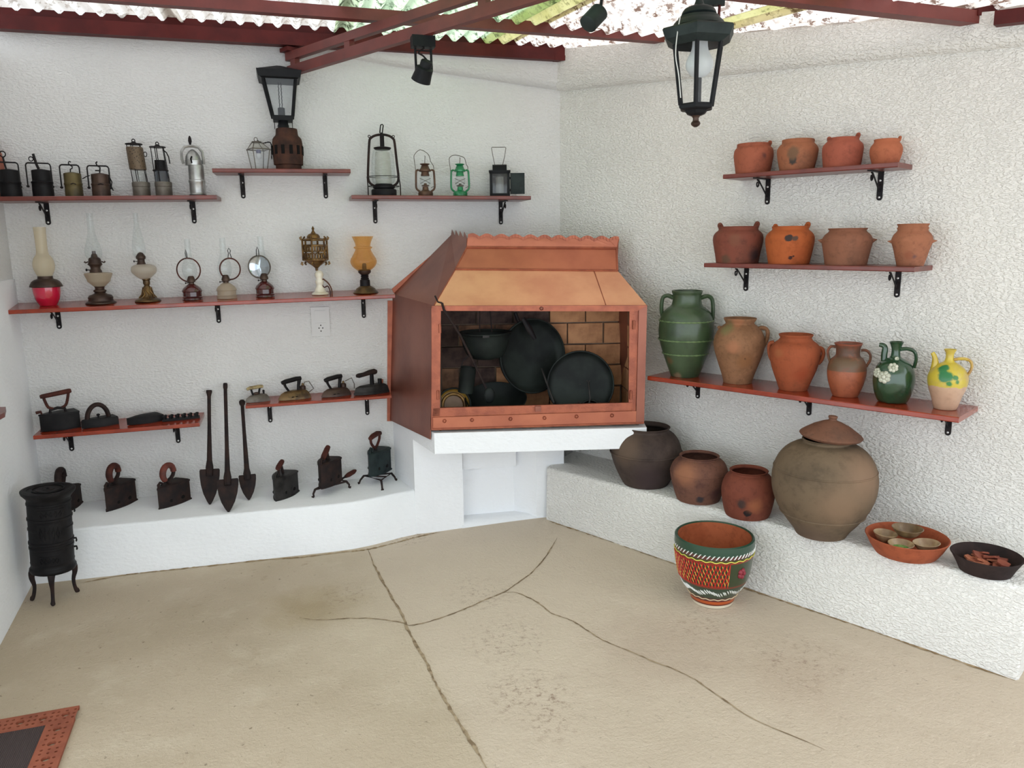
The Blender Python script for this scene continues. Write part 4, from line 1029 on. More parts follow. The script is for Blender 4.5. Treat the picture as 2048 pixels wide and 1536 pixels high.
for p, q in zip(ft_, c_):
    MB().tube([q, (p - P) * .9 + V(0, 0, .022), (p - P) * .96 + V(0, 0, .006), (p - P) + V(0, 0, .0042)], [.006, .005, .005, .008], 7).build('leg', 'rusty', t)
def d_handle(t, L, W, h):
    z0, z1, w_ = h + .018, h + .078, .050
    MB().tube([(0, 0, h), (0, 0, z0 + .004)], .009, 8).build('handle_post', 'rusty', t)
    MB().tube(spl([(-w_, 0, z1), (-w_ * .95, 0, z0 + .035), (-w_ * .4, 0, z0 + .008), (0, 0, z0), (w_ * .4, 0, z0 + .008), (w_ * .95, 0, z0 + .035), (w_, 0, z1)], 3), .007, 8).build('handle_frame', 'rustgrip', t)
    MB().tube([(-w_ - .006, 0, z1), (-w_ * .5, 0, z1 + .006), (w_ * .5, 0, z1 + .008), (w_ + .006, 0, z1 + .002)], [.011, .014, .014, .012], 10).build('grip', 'rustgrip', t)
M['greeniron'] = mat('dark_green_cast_iron', (44, 54, 54), .5, .3, c2=(30, 36, 38), ns=20, bump=.2, bs=80)
box_iron('dark green charcoal iron with a D shaped handle, standing on a three-legged stand', (736, 957), (790, 937), ZBL + .051, 44, d_handle, mt='greeniron', Lmax=.155, wr=.6)

# irons on the boards
def board_iron(key, label, px, off, L, W, a, mt, h, lv, name='flat_iron', group=None, fat=1.35):
    P = onshelf(key, px, off)
    t = thing(name, label, 'iron', P, a, group)
    body(MB(), L, W, [(z * h, sx, sy) for z, sx, sy in lv], fat).build('body', mt, t, ang=35)
    return t, h
AE = rad(30)
t, h = board_iron('E', 'tall black box iron with a raised bar handle and front knob', 120, .10, .155, .085, AE, 'blackiron', .080, [(0, 1.03, 1.06), (.06, 1.03, 1.06), (.07, 1, 1), (.90, 1, 1), (.91, 1.03, 1.05), (1, 1.02, 1.03)], 'box_iron')
zt = h
MB().tube([(-.032, 0, zt), (-.03, 0, zt + .014), (0, 0, zt + .02), (.03, 0, zt + .014), (.032, 0, zt)], .007, 7).build('yoke', 'iron', t)
for sx in (-1, 1):
    MB().tube(spl([(sx * .018, 0, zt + .018), (sx * .036, 0, zt + .028), (sx * .046, 0, zt + .055), (sx * .052, 0, zt + .082)], 3), .0065, 8).build('handle_post', 'rustgrip', t)
MB().tube([(-.064, 0, zt + .080), (-.055, 0, zt + .081), (.055, 0, zt + .091), (.064, 0, zt + .092)], [.008, .0105, .0115, .009], 10).build('grip', 'rustgrip', t)
MB().tube([(-.066, 0, zt), (-.068, 0, zt + .012)], .004, 6).tube([(-.066, 0, zt + .012), (-.088, 0, zt + .010)], [.006, .007], 8).build('front_knob', 'rustgrip', t)
t, h = board_iron('E', 'low black flat iron with a half ring handle', 199, .10, .15, .075, AE, 'blackiron', .040, [(0, 1, 1), (.85, 1, 1), (1, .95, .9)])
MB().tube([(.046 * math.cos(rad(q)) - .002, 0, h - .004 + .066 * math.sin(rad(q))) for q in range(0, 181, 12)], .0105, 9, flat=1.3).build('handle', 'rusty', t)
MB().tube([(.0, 0, h), (.0, 0, h + .010)], .004, 6).ball((0, 0, h + .013), .006, 8, 1.4).build('lid_stud', 'iron', t)
t, h = board_iron('E', 'black iron block without a handle, with a faceted top', 289, .10, .155, .08, AE, 'blackiron', .040, [(0, 1, 1), (.80, 1, 1), (1.0, .60, .45)])
P = onshelf('E', 362, .10)
t = thing('studded_strip', 'small low black metal strip set with upright studs', 'tool', P, rad(8))
MB().box(-.082, .085, -.018, .018, 0, .010).build('strip', 'blackiron', t, smooth=False)
for i in range(6):
    for s in (-1, 1):
        x = -.07 + i * .028 + (s * .004)
        MB().lathe([(.0065, .009), (.005, .018), (.008, .021), (.007, .027), (.001, .029)], 8, cx=x, cy=s * .010).build('stud', 'blackiron', t)
AFm = rad(22)
t, h = board_iron('F', 'smallest iron, pale metal with a cream topped handle', 514, .085, .112, .06, AFm, 'tin', .036, [(0, 1, 1), (.2, 1, 1), (.6, .92, .85), (.9, .7, .55), (1, .5, .3)], 'gas_iron')
for x in (-.026, .018): MB().tube([(x * .6, 0, h * .85), (x, 0, h + .030)], .005, 7).build('handle_post', 'blackpaint', t)
MB().tube([(-.045, 0, h + .030), (-.03, 0, h + .034), (.02, 0, h + .037), (.034, 0, h + .036)], [.007, .009, .009, .007], 9, flat=1.2).build('grip', mat('cream_handle', (190, 172, 120), .4, c2=(84, 66, 40), ns=26), t)
MB().tube([(.036, 0, h * .6), (.036, 0, h + .012)], .005, 7).ball((.036, 0, h + .013), .006).build('valve', 'iron', t)
MB().ball((0, 0, h + .004), .012, 8, 1.4, .8, .6).build('tank_cap', 'bronze', t)
def gas_iron(label, px, L, h, mt, wire, grip='blackiron'):
    t, h = board_iron('F', label, px, .085, L, L * .5, AFm, mt, h, [(0, 1, 1), (.18, 1, 1), (.30, .97, .95), (.70, .86, .78), (.92, .68, .55), (1, .5, .3)], 'gas_iron')
    k_ = L / .155
    MB().tube([(-.020 * k_, 0, h * .9), (-.036 * k_, 0, h + .022), (-.042 * k_, 0, h + .040)], [.006, .006, .008], 8).build('handle_post', grip, t)
    MB().tube([(.028 * k_, 0, h * .9), (.030 * k_, 0, h + .02), (.036 * k_, 0, h + .05)], [.008, .008, .010], 8).build('handle_post', grip, t)
    MB().tube([(-.054 * k_, 0, h + .042), (-.035 * k_, 0, h + .047), (.02 * k_, 0, h + .055), (.044 * k_, 0, h + .056)], [.009, .0115, .0115, .010], 10, flat=1.2).build('grip', grip, t)
    MB().lathe([(.013, h * .55), (.014, h * .9), (.014, h + .014), (.009, h + .019)], 14, cx=.052 * k_, cap1=True).build('tank', 'bronze', t)
    MB().lathe([(.006, h + .018), (.006, h + .028), (.003, h + .03)], 10, cx=.052 * k_, cap1=True).build('filler_cap', 'brass', t)
    MB().tube(wire, .0022, 6).build('wire_guard', 'tin', t)
    for x in (-.02, .0, .02): MB().tube([(x, -L * .215, h * .35), (x + .012, -L * .215, h * .35)], .002, 5).build('vent', 'hole', t)
gas_iron('brass bodied gas iron with a dark handle and bent wire guard', 587, .155, .044, 'brass', [(.055, 0, .055), (.062, 0, .078), (.085, 0, .080), (.108, 0, .040), (.086, 0, .026), (.070, 0, .022)])
gas_iron('dark brass gas iron with a wire rod reaching to the next iron', 670, .145, .042, 'bronze', [(.06, 0, .07), (.095, 0, .082), (.108, 0, .05), (.108, 0, .026)])
t, h = board_iron('F', 'black T handled iron with a short chimney, against the fireplace', 740, .085, .180, .085, AFm, 'pewter', .046, [(0, 1, 1), (.28, 1, 1), (.30, .97, .95), (.8, .90, .8), (1, .72, .5)], 'chimney_iron')
MB().lathe([(.011, h * .9), (.010, h + .050), (.013, h + .062)], 12, cx=.014, cap1=True).build('handle_post', 'blackiron', t)
MB().tube([(-.070, 0, h + .052), (-.058, 0, h + .052), (-.03, 0, h + .055), (0, 0, h + .062), (.03, 0, h + .064), (.042, 0, h + .062)], [.008, .012, .011, .013, .015, .010], 10).build('grip', 'rusty', t)
MB().lathe([(.011, h * .7), (.010, h + .022), (.012, h + .024)], 12, cx=.058, cap1=True).build('chimney', 'blackiron', t)
MB().tube([(.072, 0, h * .8), (.074, 0, h + .020)], .004, 7).build('lever', 'coppertrim', t)

# ------------------------------------------------------------------ long shovels leaning on the wall
def shovel(label, tip, head, top, bw, knob):
    T0 = onZ(*tip, ZBL + .002)
    q = onL(*top, .03)
    ax = (q - T0)
    nrm = Vector((0, -1, 0)); nrm = (nrm - ax.normalized() * nrm.dot(ax.normalized())).normalized()
    t = thing('long_shovel', label, 'shovel', T0, 0, None)
    d = ax.normalized(); sd = d.cross(nrm); Ln = ax.length
    s = metric(T0)[2]
    hl = math.hypot(head[0] - tip[0], head[1] - tip[1]) * s * 1.03
    w2 = bw * s / 2
    prof = [(0, .08), (.10, .30), (.30, .62), (.55, .86), (.80, .98), (.96, 1.0), (1.0, .92)]
    pts = [(-w2 * w_, hl * u) for u, w_ in prof] + [(w2 * w_, hl * u) for u, w_ in prof[::-1]]
    b = MB().slab([sd * x + d * y for x, y in pts], nrm, .004)
    b.build('blade', 'rusty', t, smooth=False)
    b = MB()
    m_ = [d * hl * .80 + nrm * .006, d * hl * 1.05 + nrm * .006, d * hl * 1.25 + nrm * .004, d * (hl + .16), d * (Ln * .7), d * (Ln - .02), d * Ln]
    b.tube(m_, [.016, .018, .0125, .0095, .0085, .0085, .0085], 8)
    b.build('shaft', 'rusty', t)
    kb = [d * (Ln - .022), d * (Ln - .012), d * Ln, d * (Ln + .008)]
    MB().tube(kb, knob, 9).build('knob', 'rusty', t)
shovel('long shovel with a broad blade, nearest the studded strip', (420, 1009), (420, 943), (418, 784), 37, [.009, .011, .0145, .014])
shovel('longest shovel, standing in the middle of the three with its tip furthest forward', (457, 1024), (457, 961), (450.5, 770), 40, [.009, .011, .011, .010])
shovel('shorter shovel leaning sideways under the board end, with a round knob', (498, 1000), (504, 953), (484, 803), 32, [.009, .014, .015, .009])

# ------------------------------------------------------------------ small iron stove
P = onZ(111, 1197, 0); P = Vector((P.x, P.y, 0))
t = T('iron_stove', 'small round black cast iron stove on three curved legs', 'stove', P, 'z8', 445, 1320)
t.k = tuple(v * .985 for v in t.k)
s = t.k[2]
yb, yt = 1110, 455
t.by = 1372
def zz(y): return t.by - y
prof = [(175, 1112), (212, 1108), (222, 1095), (222, 1078), (212, 1066), (206, 1060), (206, 1030), (210, 1022), (206, 1012), (206, 900), (212, 896), (212, 880), (206, 876), (206, 858), (214, 852), (214, 836), (206, 830), (206, 735), (212, 730), (212, 718), (206, 714), (206, 650), (214, 644), (214, 630), (206, 626), (206, 520), (212, 515), (212, 500), (206, 496), (206, 470), (214, 462), (252, 425), (258, 410), (258, 400), (250, 396), (200, 398), (196, 404), (120, 404), (116, 398), (.5, 396)]
t.mb().lathe([(r, zz(y)) for r, y in prof], 40).build('drum', 'blackiron', t.root)
for a0, z0, z1, w_ in ((-100, 940, 1020, .5), (-95, 660, 825, .55), (-88, 540, 620, .6)):
    b = t.mb()
    n_ = 8
    pts = []
    for (zA) in (z0, z1):
        for i in range(n_ + 1):
            a = rad(a0) - w_ + 2 * w_ * i / n_
            pts.append((a, zA))
    for i in range(n_):
        a, a2 = rad(a0) - w_ + 2 * w_ * i / n_, rad(a0) - w_ + 2 * w_ * (i + 1) / n_
        b.add([(R1 * math.cos(q), R1 * math.sin(q), zz(y)) for R1 in (205, 213) for y in (z0, z1) for q in (a, a2)], [(0, 1, 3, 2), (4, 6, 7, 5), (0, 4, 5, 1), (2, 3, 7, 6), (0, 2, 6, 4), (1, 5, 7, 3)])
    d_ = b.build('door', 'blackiron', t.root, smooth=False)
    bb = t.mb()
    for i in range(5):
        a = rad(a0) - w_ * .7 + w_ * 1.4 * i / 4
        ym = (z0 + z1) / 2
        bb.tube([(216 * math.cos(a + .07 * math.cos(q)), 216 * math.sin(a + .07 * math.cos(q)), zz(ym) + (z1 - z0) * .3 * math.sin(q)) for q in [v * math.pi / 2 for v in range(4)]], 5, 5, True)
    bb.build('ornament', 'blackiron', d_)
for y in (585, 850, 925):
    b = t.mb().tube([(205, -40, zz(y)), (228, -46, zz(y)), (232, -46, zz(y + 22)), (224, -46, zz(y + 30))], 9, 7)
    b.build('latch', 'blackiron', t.root)
for a, Rf in ((-98, 235), (12, 238), (170, 235)):
    c, s_ = math.cos(rad(a)), math.sin(rad(a))
    pp = [(150, 1080), (196, 1115), (205, 1170), (186, 1240), (196, 1315), (215, 1352), (Rf, 1363)]
    t.mb().tube([(r * c, r * s_, zz(y)) for r, y in spl(pp, 3)], [44, 42, 40, 36, 33, 30, 27, 24, 21, 19, 18, 18, 18, 19, 21, 24, 22, 14, 9], 8, flat=.6).build('leg', 'rusty', t.root)
for r in (60, 150, 225):
    t.mb().tube([(r * math.cos(a), r * math.sin(a), zz(399)) for a in [i * math.pi / 16 for i in range(32)]], 5, 5, True).build('lid_ring', 'blackiron', t.root)
t.root.rotation_euler.y = rad(2.6); t.root.location.z += .003
t.mb().tube([(-14, 0, zz(398)), (0, 0, zz(388)), (14, 0, zz(398))], 6, 6).build('lid_lifter', 'blackiron', t.root)

# ------------------------------------------------------------------ clay pots
def clay(name, c, c2, patches=(), rough=.8, coat=0, ns=9, zones=(), wob=.01, bump=.22):
    c, c2 = [tuple(v * .92 * .90 + sum(q) / 3 * .92 * .10 for v in q) for q in (c, c2)]
    return mat(name, c, rough, 0, c2=c2, ns=ns, lo=.42, hi=.75, bump=bump, bs=70, coat=coat, patches=patches, zones=zones, wob=wob, bd=.003, mottle=.55 if coat < .2 else .25)
class Pot(T):
    def skin(s, prof, m, wall=6, n=4, name='vessel', seg=44):
        p = s.pr(prof)
        p = spl(p, n)
        return s.mb().pot(p, wall, seg).build(name, m, s.root, ang=60)
    def front(s, zx, zy, r):
        """Metres: a point on the near side of the pot at a sighted place, r = local radius there."""
        x = zx - s.cx
        y = -math.sqrt(max(0, r * r - x * x))
        return (x * s.k[0], y * s.k[1], (s.by - zy) * s.k[2])
def lug(t, x, y0, y1, out, r, m, yoff=0):
    """Small ear standing on the rim."""
    sg = 1 if x > t.cx else -1
    t.mb().tube(spl(t.pts([(x - sg * out * .3, y0 + 34), (x + sg * out * .2, y0 + 8), (x, y0), (x - sg * out * .5, y0 + 6), (x - sg * out * .9, y1)], yoff), 3), [r * .9] * 5 + [r] * 4 + [r * .8] * 4, 8, flat=1.6).build('lug', m, t.root)
GG, GH = 'small lugged pots on the top board', 'round pots on the middle board'
def smallpot(key, label, px, z, cx, yb, prof, mt, lugs, group, off=.09, rb=0, wall=8, cat='pot'):
    P = onshelf(key, px, off)
    t = Pot('clay_pot', label, cat, P, z, cx, yb, rb, group)
    mm = mt(t) if callable(mt) else mt
    t.skin(prof, mm, wall)
    for l in lugs: lug(t, *l, m=mm)
    return t, mm
smallpot('G', 'terracotta pot with a faint grey smudge, first from the corner on the top board', 1505.5, 'y4', 355, 402, [(143, 402), (150, 360), (160, 300), (166, 250), (162, 212), (150, 190), (138, 180), (140, 164), (142, 156)],
         lambda t: clay('clay_a', (172, 92, 66), (150, 78, 56), [(t.front(440, 265, 160), .004, .022, (104, 62, 54))]), [(488, 142, 168, 22, 12), (224, 166, 180, 18, 9)], GG, .075)
smallpot('G', 'tan terracotta pot with a dark soot blotch on its belly', 1593, 'y4', 718, 364, [(142, 364), (150, 330), (164, 270), (173, 210), (170, 180), (152, 152), (138, 140), (134, 124), (136, 108)],
         lambda t: clay('clay_b', (170, 102, 70), (140, 90, 66), [(t.front(685, 285, 165), .011, .020, (62, 56, 52)), (t.front(680, 230, 170), .012, .034, (112, 84, 64))]), [(596, 118, 132, 20, 10), (846, 112, 130, 14, 8)], GG, .075)
smallpot('G', 'plain reddish terracotta pot with two ears standing on its rim', 1683, 'y4', 1092, 338, [(156, 338), (162, 300), (170, 230), (173, 180), (166, 150), (148, 130), (136, 118), (130, 106), (134, 94)],
         clay('clay_c', (172, 88, 66), (158, 80, 60)), [(972, 86, 106, 26, 14), (1216, 66, 98, 24, 14)], GG, .075)
smallpot('G', 'smallest orange terracotta pot, at the far end of the top board', 1770, 'y4', 1453, 312, [(112, 312), (120, 280), (134, 235), (139, 195), (132, 160), (116, 138), (108, 126), (106, 114), (110, 104)],
         clay('clay_d', (188, 104, 70), (172, 92, 62)), [(1357, 104, 120, 14, 9), (1562, 88, 110, 16, 11)], GG, .075)
smallpot('H', 'dark reddish-brown pot with smoky patches near its base', 1474, 'y4', 225, 1152, [(176, 1152), (186, 1090), (200, 1020), (209, 965), (204, 925), (186, 900), (168, 886), (164, 872), (170, 856)],
         lambda t: clay('clay_e', (134, 70, 54), (112, 66, 52), [(t.front(370, 1090, 190), .008, .045, (62, 42, 42)), (t.front(130, 1120, 180), .008, .030, (92, 66, 52)), (t.front(200, 960, 209), .008, .04, (116, 72, 56))]), [(70, 836, 862, 24, 17), (380, 830, 860, 24, 17)], GH, .115)
smallpot('H', 'bright orange pot with black scorch spots', 1577, 'y4', 652, 1154, [(172, 1154), (182, 1100), (198, 1020), (205, 960), (198, 920), (176, 893), (156, 878), (150, 866), (156, 848)],
         lambda t: clay('clay_f', (186, 92, 44), (168, 78, 38), [(t.front(650, 938, 203), .012, .017, (58, 48, 46)), (t.front(690, 945, 203), .009, .014, (84, 62, 52)), (t.front(668, 1102, 184), .008, .011, (58, 34, 32)), (t.front(688, 1090, 186), .006, .009, (58, 34, 32))]), [(525, 838, 862, 26, 15), (797, 828, 858, 26, 17)], GH, .115)
t, mm = smallpot('H', 'brown wide-shouldered pot with a chipped rim and ledge lugs', 1691, 'y4', 1125, 1166, [(178, 1166), (184, 1120), (200, 1040), (214, 975), (212, 955), (190, 920), (162, 896), (154, 884), (160, 876), (166, 868)],
         clay('clay_g', (146, 92, 68), (124, 82, 62)), [], GH, .115)
for sx in (-1, 1):
    t.mb().lathe([(34, 0), (26, 14), (14, 26), (6, 40), (.5, 42)], 12).turn(Matrix.Translation((sx * 204, -20, t.z(968))) @ Matrix.Rotation(sx * rad(80), 4, 'Y') @ Matrix.Scale(.6, 4, (1, 0, 0))).build('lug', mm, t.root)
t, mm = smallpot('H', 'light brown pot with a double ridged neck and pointed side lugs', 1820, 'y4', 1660, 1170, [(112, 1170), (122, 1140), (150, 1040), (172, 975), (174, 950), (158, 912), (134, 886), (128, 872), (134, 858), (126, 848), (130, 836), (138, 826)],
         lambda t: clay('clay_h', (168, 104, 74), (150, 94, 70), [(t.front(1690, 1092, 140), .004, .014, (104, 74, 70)), (t.front(1640, 1080, 140), .006, .024, (138, 84, 62))]), [], GH, .115)
for sx in (-1, 1):
    t.mb().lathe([(30, 0), (20, 12), (12, 26), (5, 40), (.5, 42)], 12).turn(Matrix.Translation((sx * 164, -20, t.z(968))) @ Matrix.Rotation(sx * rad(84), 4, 'Y') @ Matrix.Scale(.6, 4, (1, 0, 0))).build('lug', mm, t.root)

# jars and jugs on the lowest board
def jar(label, name, cat, px, cx, yb, rb, prof, mt, wall=6, off=.12):
    P = onshelf('I', px, off)
    t = Pot(name, label, cat, P, 'y3', cx, yb, rb, None)
    mm = mt(t) if callable(mt) else mt
    t.skin(prof, mm, wall)
    return t, mm
def handle(t, p, r, m, n='handle', flat=1.5, y=0):
    p = spl(t.pts(p, y), 4)
    return t.mb().tube(p, r, 10, flat=flat).build(n, m, t.root)
t, mm = jar('tall dark green glazed two-handled jar with roped bands', 'amphora', 'jar', 1369.5, 262, 590, 82, [(82, 590), (88, 562), (108, 510), (134, 440), (152, 380), (160, 335), (160, 290), (154, 250), (140, 214), (112, 186), (90, 168), (83, 140), (83, 112), (88, 98), (90, 88)],
            lambda t: clay('green_glaze', (62, 84, 54), (48, 64, 42), [(t.front(170, 480, 120), .006, .026, (92, 76, 52)), (t.front(215, 570, 88), .006, .028, (116, 96, 74))], rough=.38, coat=.22, zones=()), off=.135)
for y, r in ((256, 157), (362, 158), (442, 134)):
    b = t.mb(); N_ = 64
    b.tube([(r * math.cos(a), r * math.sin(a), t.z(y + 0)) for a in [i * 2 * math.pi / N_ for i in range(N_)]], [3.4 + 2.2 * (i % 2) for i in range(N_)], 6, True)
    b.build('roped_band', mat('green_rope_%d' % y, (104, 124, 84), .35, c2=(72, 96, 60), ns=40), t.root)
handle(t, [(182, 128), (150, 116), (124, 126), (116, 160), (116, 200), (122, 232)], [13, 13, 13, 13] + [12] * 17, mm)
handle(t, [(340, 128), (378, 118), (404, 134), (412, 180), (412, 240), (404, 292)], [13, 13, 13, 13] + [12] * 17, mm)
t, mm = jar('mottled brown jar with greenish shoulders and a single ear handle', 'clay_jar', 'jar', 1475, 572, 631, 84, [(84, 631), (86, 606), (100, 560), (122, 500), (142, 440), (150, 395), (144, 352), (124, 312), (100, 290), (86, 280), (84, 272), (94, 256), (97, 248)],
            lambda t: clay('mottled_brown', (150, 104, 72), (128, 88, 58), [(t.front(540, 400, 150), .01, .04, (154, 104, 76)), (t.front(500, 300, 110), .01, .045, (116, 106, 70)), (t.front(610, 480, 128), (.012), .05, (128, 88, 58)), (t.front(608, 462, 134), .002, .008, (88, 58, 40)), (t.front(560, 262, 95), .01, .035, (148, 100, 72))], ns=14), off=.125)
handle(t, [(655, 318), (690, 302), (722, 306), (734, 335), (726, 375), (708, 412)], 12, mm)
t.mb().ball((-118, -10, t.z(302)), 13, 8, 1, 1, .8).build('handle_stump', mm, t.root)
t, mm = jar('plain orange-red jar with two small ear handles', 'clay_jar', 'jar', 1586, 895, 676, 84, [(84, 676), (90, 645), (108, 600), (130, 545), (144, 495), (150, 450), (146, 420), (128, 396), (104, 380), (96, 370), (92, 362), (100, 350), (102, 344)],
            lambda t: clay('orange_jar', (168, 82, 48), (150, 76, 46), [(t.front(940, 560, 130), .01, .05, (140, 66, 40)), (t.front(800, 440, 148), .004, .03, (150, 88, 56))]), off=.125)
handle(t, [(770, 394), (745, 402), (742, 440), (752, 478), (764, 498)], 12, mm)
handle(t, [(1018, 418), (1046, 422), (1058, 448), (1048, 486), (1030, 506)], 12, mm)
t, mm = jar('small two-handled jar, dark olive glaze above and orange clay below', 'clay_jar', 'jar', 1690, 1200, 714, 74, [(74, 714), (80, 690), (96, 650), (110, 605), (116, 560), (112, 520), (96, 488), (76, 470), (70, 455), (72, 425), (78, 408), (84, 396)],
            lambda t: clay('half_glazed', (170, 88, 54), (150, 74, 46), rough=.5, zones=[(t.z(548) * t.k[2], (96, 74, 54)), (t.z(474) * t.k[2], (84, 58, 44)), (t.z(405) * t.k[2], (132, 72, 54))], wob=.004), off=.125)
handle(t, [(1128, 420), (1100, 418), (1084, 440), (1086, 470), (1096, 500), (1106, 520)], 8, mm)
handle(t, [(1274, 434), (1306, 434), (1328, 456), (1330, 486), (1318, 512), (1304, 532)], 8, mm)
M['petal'] = mat('cream_petal', (200, 200, 184), .6, c2=(150, 154, 134), ns=60)
t, mm = jar('dark green glazed jug with white clay flowers on its shoulder', 'spouted_jug', 'jug', 1784, 1475, 748, 76, [(76, 748), (90, 725), (110, 685), (122, 640), (125, 600), (118, 555), (96, 512), (62, 488), (34, 474), (27, 455), (27, 428), (36, 402), (44, 388)],
            lambda t: clay('bottle_green', (36, 74, 46), (28, 58, 38), rough=.2, coat=.6, zones=()), off=.125)
handle(t, [(1412, 520), (1408, 470), (1410, 430), (1400, 412), (1374, 408)], [20, 20, 20, 20, 20, 20, 20, 20, 19, 18, 17, 16, 15, 14, 13, 12, 12], mm, 'spout', 1)
handle(t, [(1500, 428), (1545, 424), (1582, 440), (1594, 480), (1586, 530)], 11, mm)
for i, (fx, fy, R1) in enumerate(((1466, 522, 32), (1420, 578, 42), (1376, 560, 32), (1484, 478, 14))):
    rr = {522: 104, 578: 122, 560: 118, 478: 48}[fy]
    p = Vector(t.front(fx, fy, rr + 2)); nn = Vector((p.x, p.y, .25 * abs(p.y))).normalized()
    b = MB(); r = R1 * t.k[0]
    side_ = nn.cross(Vector((0, 0, 1))).normalized(); up_ = side_.cross(nn)
    for j in range(7):
        a = j * 2 * math.pi / 7
        b.ball(p + side_ * (r * .62 * math.cos(a)) + up_ * (r * .62 * math.sin(a)), r * .38, 8)
    b.ball(p + nn * r * .18, r * .34, 8)
    b.build('flower', 'petal', t.root)
GY = lambda t: clay('yellow_jug', (206, 166, 136), (188, 148, 118), rough=.4, coat=.2, zones=[(t.z(632) * t.k[2], (190, 170, 52))], wob=.012, patches=[(t.front(1775, 570, 110), .018, .027, (34, 108, 60)), (t.front(1762, 530, 80), .012, .022, (38, 112, 62)), (t.front(1830, 572, 115), .004, .010, (52, 112, 52)), (t.front(1845, 600, 118), .002, .008, (60, 116, 54)), (t.front(1795, 606, 120), .006, .012, (52, 118, 60))])
t, mm = jar('yellow glazed jug with green drips and a bare buff clay bottom', 'spouted_jug', 'jug', 1890, 1787, 782, 66, [(66, 782), (72, 760), (92, 700), (112, 650), (121, 605), (118, 575), (98, 538), (62, 512), (34, 498), (25, 480), (24, 455), (32, 438), (38, 428)], GY, off=.125)
handle(t, [(1708, 612), (1704, 565), (1706, 515), (1700, 478), (1684, 450)], [30] * 5 + [28, 26, 25, 23, 22, 20, 18, 16, 15, 14, 13, 12], mat('yellow_glaze', (190, 170, 52), .3, c2=(176, 150, 44), coat=.4), 'spout', 1)
handle(t, [(1812, 484), (1860, 476), (1902, 484), (1918, 512), (1912, 545), (1892, 574)], 9, mat('yellow_ochre_glaze', (202, 176, 70), .35, c2=(150, 110, 70), ns=18, coat=.4))

# jars and bowls on the pot wall ledge
def big(label, name, cat, px, by, cx, rb, prof, mt, wall, z='y5', yb=None, n=4):
    e = 0
    ybz = yb
    P = onZ(px, by, ZBR)
    t = Pot(name, label, cat, P, z, cx, ybz, 0, None)
    t.by = (by - t.oy) * t.sc
    mm = mt(t) if callable(mt) else mt
    t.skin(prof, mm, wall, n, seg=56)
    return t, mm
CB = lambda y: y
t, mm = big('squat blackish-brown jar with a wide open mouth and a raised girdle', 'clay_jar', 'jar', 1291, 966, 378, 0, [(150, 498), (168, 470), (205, 400), (232, 330), (241, 288), (238, 262), (222, 212), (192, 170), (164, 150), (152, 142), (150, 130), (160, 118)],
            lambda t: clay('black_brown', (78, 64, 58), (62, 50, 46), [(t.front(230, 220, 230), .03, .12, (92, 76, 64)), (t.front(400, 420, 205), .02, .12, (62, 50, 50))]), 10, yb=498)
t.mb().tube([(243 * math.cos(a), 243 * math.sin(a), t.z(282)) for a in [i * math.pi / 24 for i in range(48)]], 7, 6, True).build('girdle', mm, t.root)
t, mm = big('mottled reddish-brown jar with a grey stain low on its belly', 'clay_jar', 'jar', 1396, 997, 736, 0, [(146, 604), (160, 570), (182, 500), (196, 440), (196, 405), (178, 362), (152, 338), (134, 328), (130, 320), (138, 312)],
            lambda t: clay('mottled_red', (122, 80, 64), (96, 62, 54), [(t.front(752, 565, 165), .012, .024, (56, 50, 52)), (t.front(860, 520, 180), .008, .04, (80, 52, 48)), (t.front(640, 400, 190), .02, .08, (142, 96, 72))], ns=16), 9, yb=604)
t.mb().tube([(197 * math.cos(a), 197 * math.sin(a), t.z(415)) for a in [i * math.pi / 24 for i in range(48)]], 3.5, 6, True).build('girdle', mm, t.root)
t, mm = big('small rusty red jar with a black scorch mark, beside the lidded jar', 'clay_jar', 'jar', 1494, 1028, 1072, 0, [(150, 710), (162, 680), (176, 620), (184, 565), (182, 515), (164, 466), (142, 440), (126, 430), (124, 420), (134, 412)],
            lambda t: clay('rusty_red', (130, 66, 48), (112, 56, 42), [(t.front(1080, 655, 168), .014, .020, (34, 27, 28)), (t.front(1035, 595, 180), .010, .03, (66, 50, 46)), (t.front(1120, 600, 180), .006, .05, (140, 84, 58))]), 9, yb=710)
t, mm = big('huge round greyish-brown jar, almost spherical, closed by a domed lid', 'storage_jar', 'jar', 1641, 1066, 1578, 0, [(176, 838), (200, 800), (262, 730), (318, 650), (352, 570), (364, 490), (358, 420), (334, 352), (288, 292), (226, 252), (180, 238), (160, 232), (156, 220), (168, 212)],
            lambda t: clay('grey_brown', (118, 98, 76), (96, 80, 62), [(t.front(1840, 380, 330), .02, .14, (126, 102, 82)), (t.front(1500, 850, 190), .02, .14, (96, 80, 68)), (t.front(1700, 560, 352), .02, .13, (120, 98, 78))], ns=7), 12, yb=838)
for y, r in ((400, 352), (690, 294)):
    t.mb().tube([(r * math.cos(a), r * math.sin(a), t.z(y)) for a in [i * math.pi / 28 for i in range(56)]], 6, 6, True).build('girdle', mm, t.root)
ld = thing('jar_lid', 'brown domed clay lid with a small knob, lying on the huge round jar', 'lid', t.root.location + Vector((0, 0, (t.z(217)) * t.k[2])), t.root.rotation_euler.z)
b = MB(t.k).lathe([(150, 4), (205, 22), (216, 34), (210, 42), (180, 62), (130, 92), (70, 118), (38, 128), (28, 132), (26, 140), (32, 150), (30, 158), (22, 160), (18, 152), (.5, 150)], 48)
b.turn(Matrix.Translation((26, 0, 0)) @ Matrix.Rotation(rad(3), 4, 'Y'))
b.build('dome', clay('lid_clay', (124, 82, 62), (100, 72, 58), ns=10), ld)

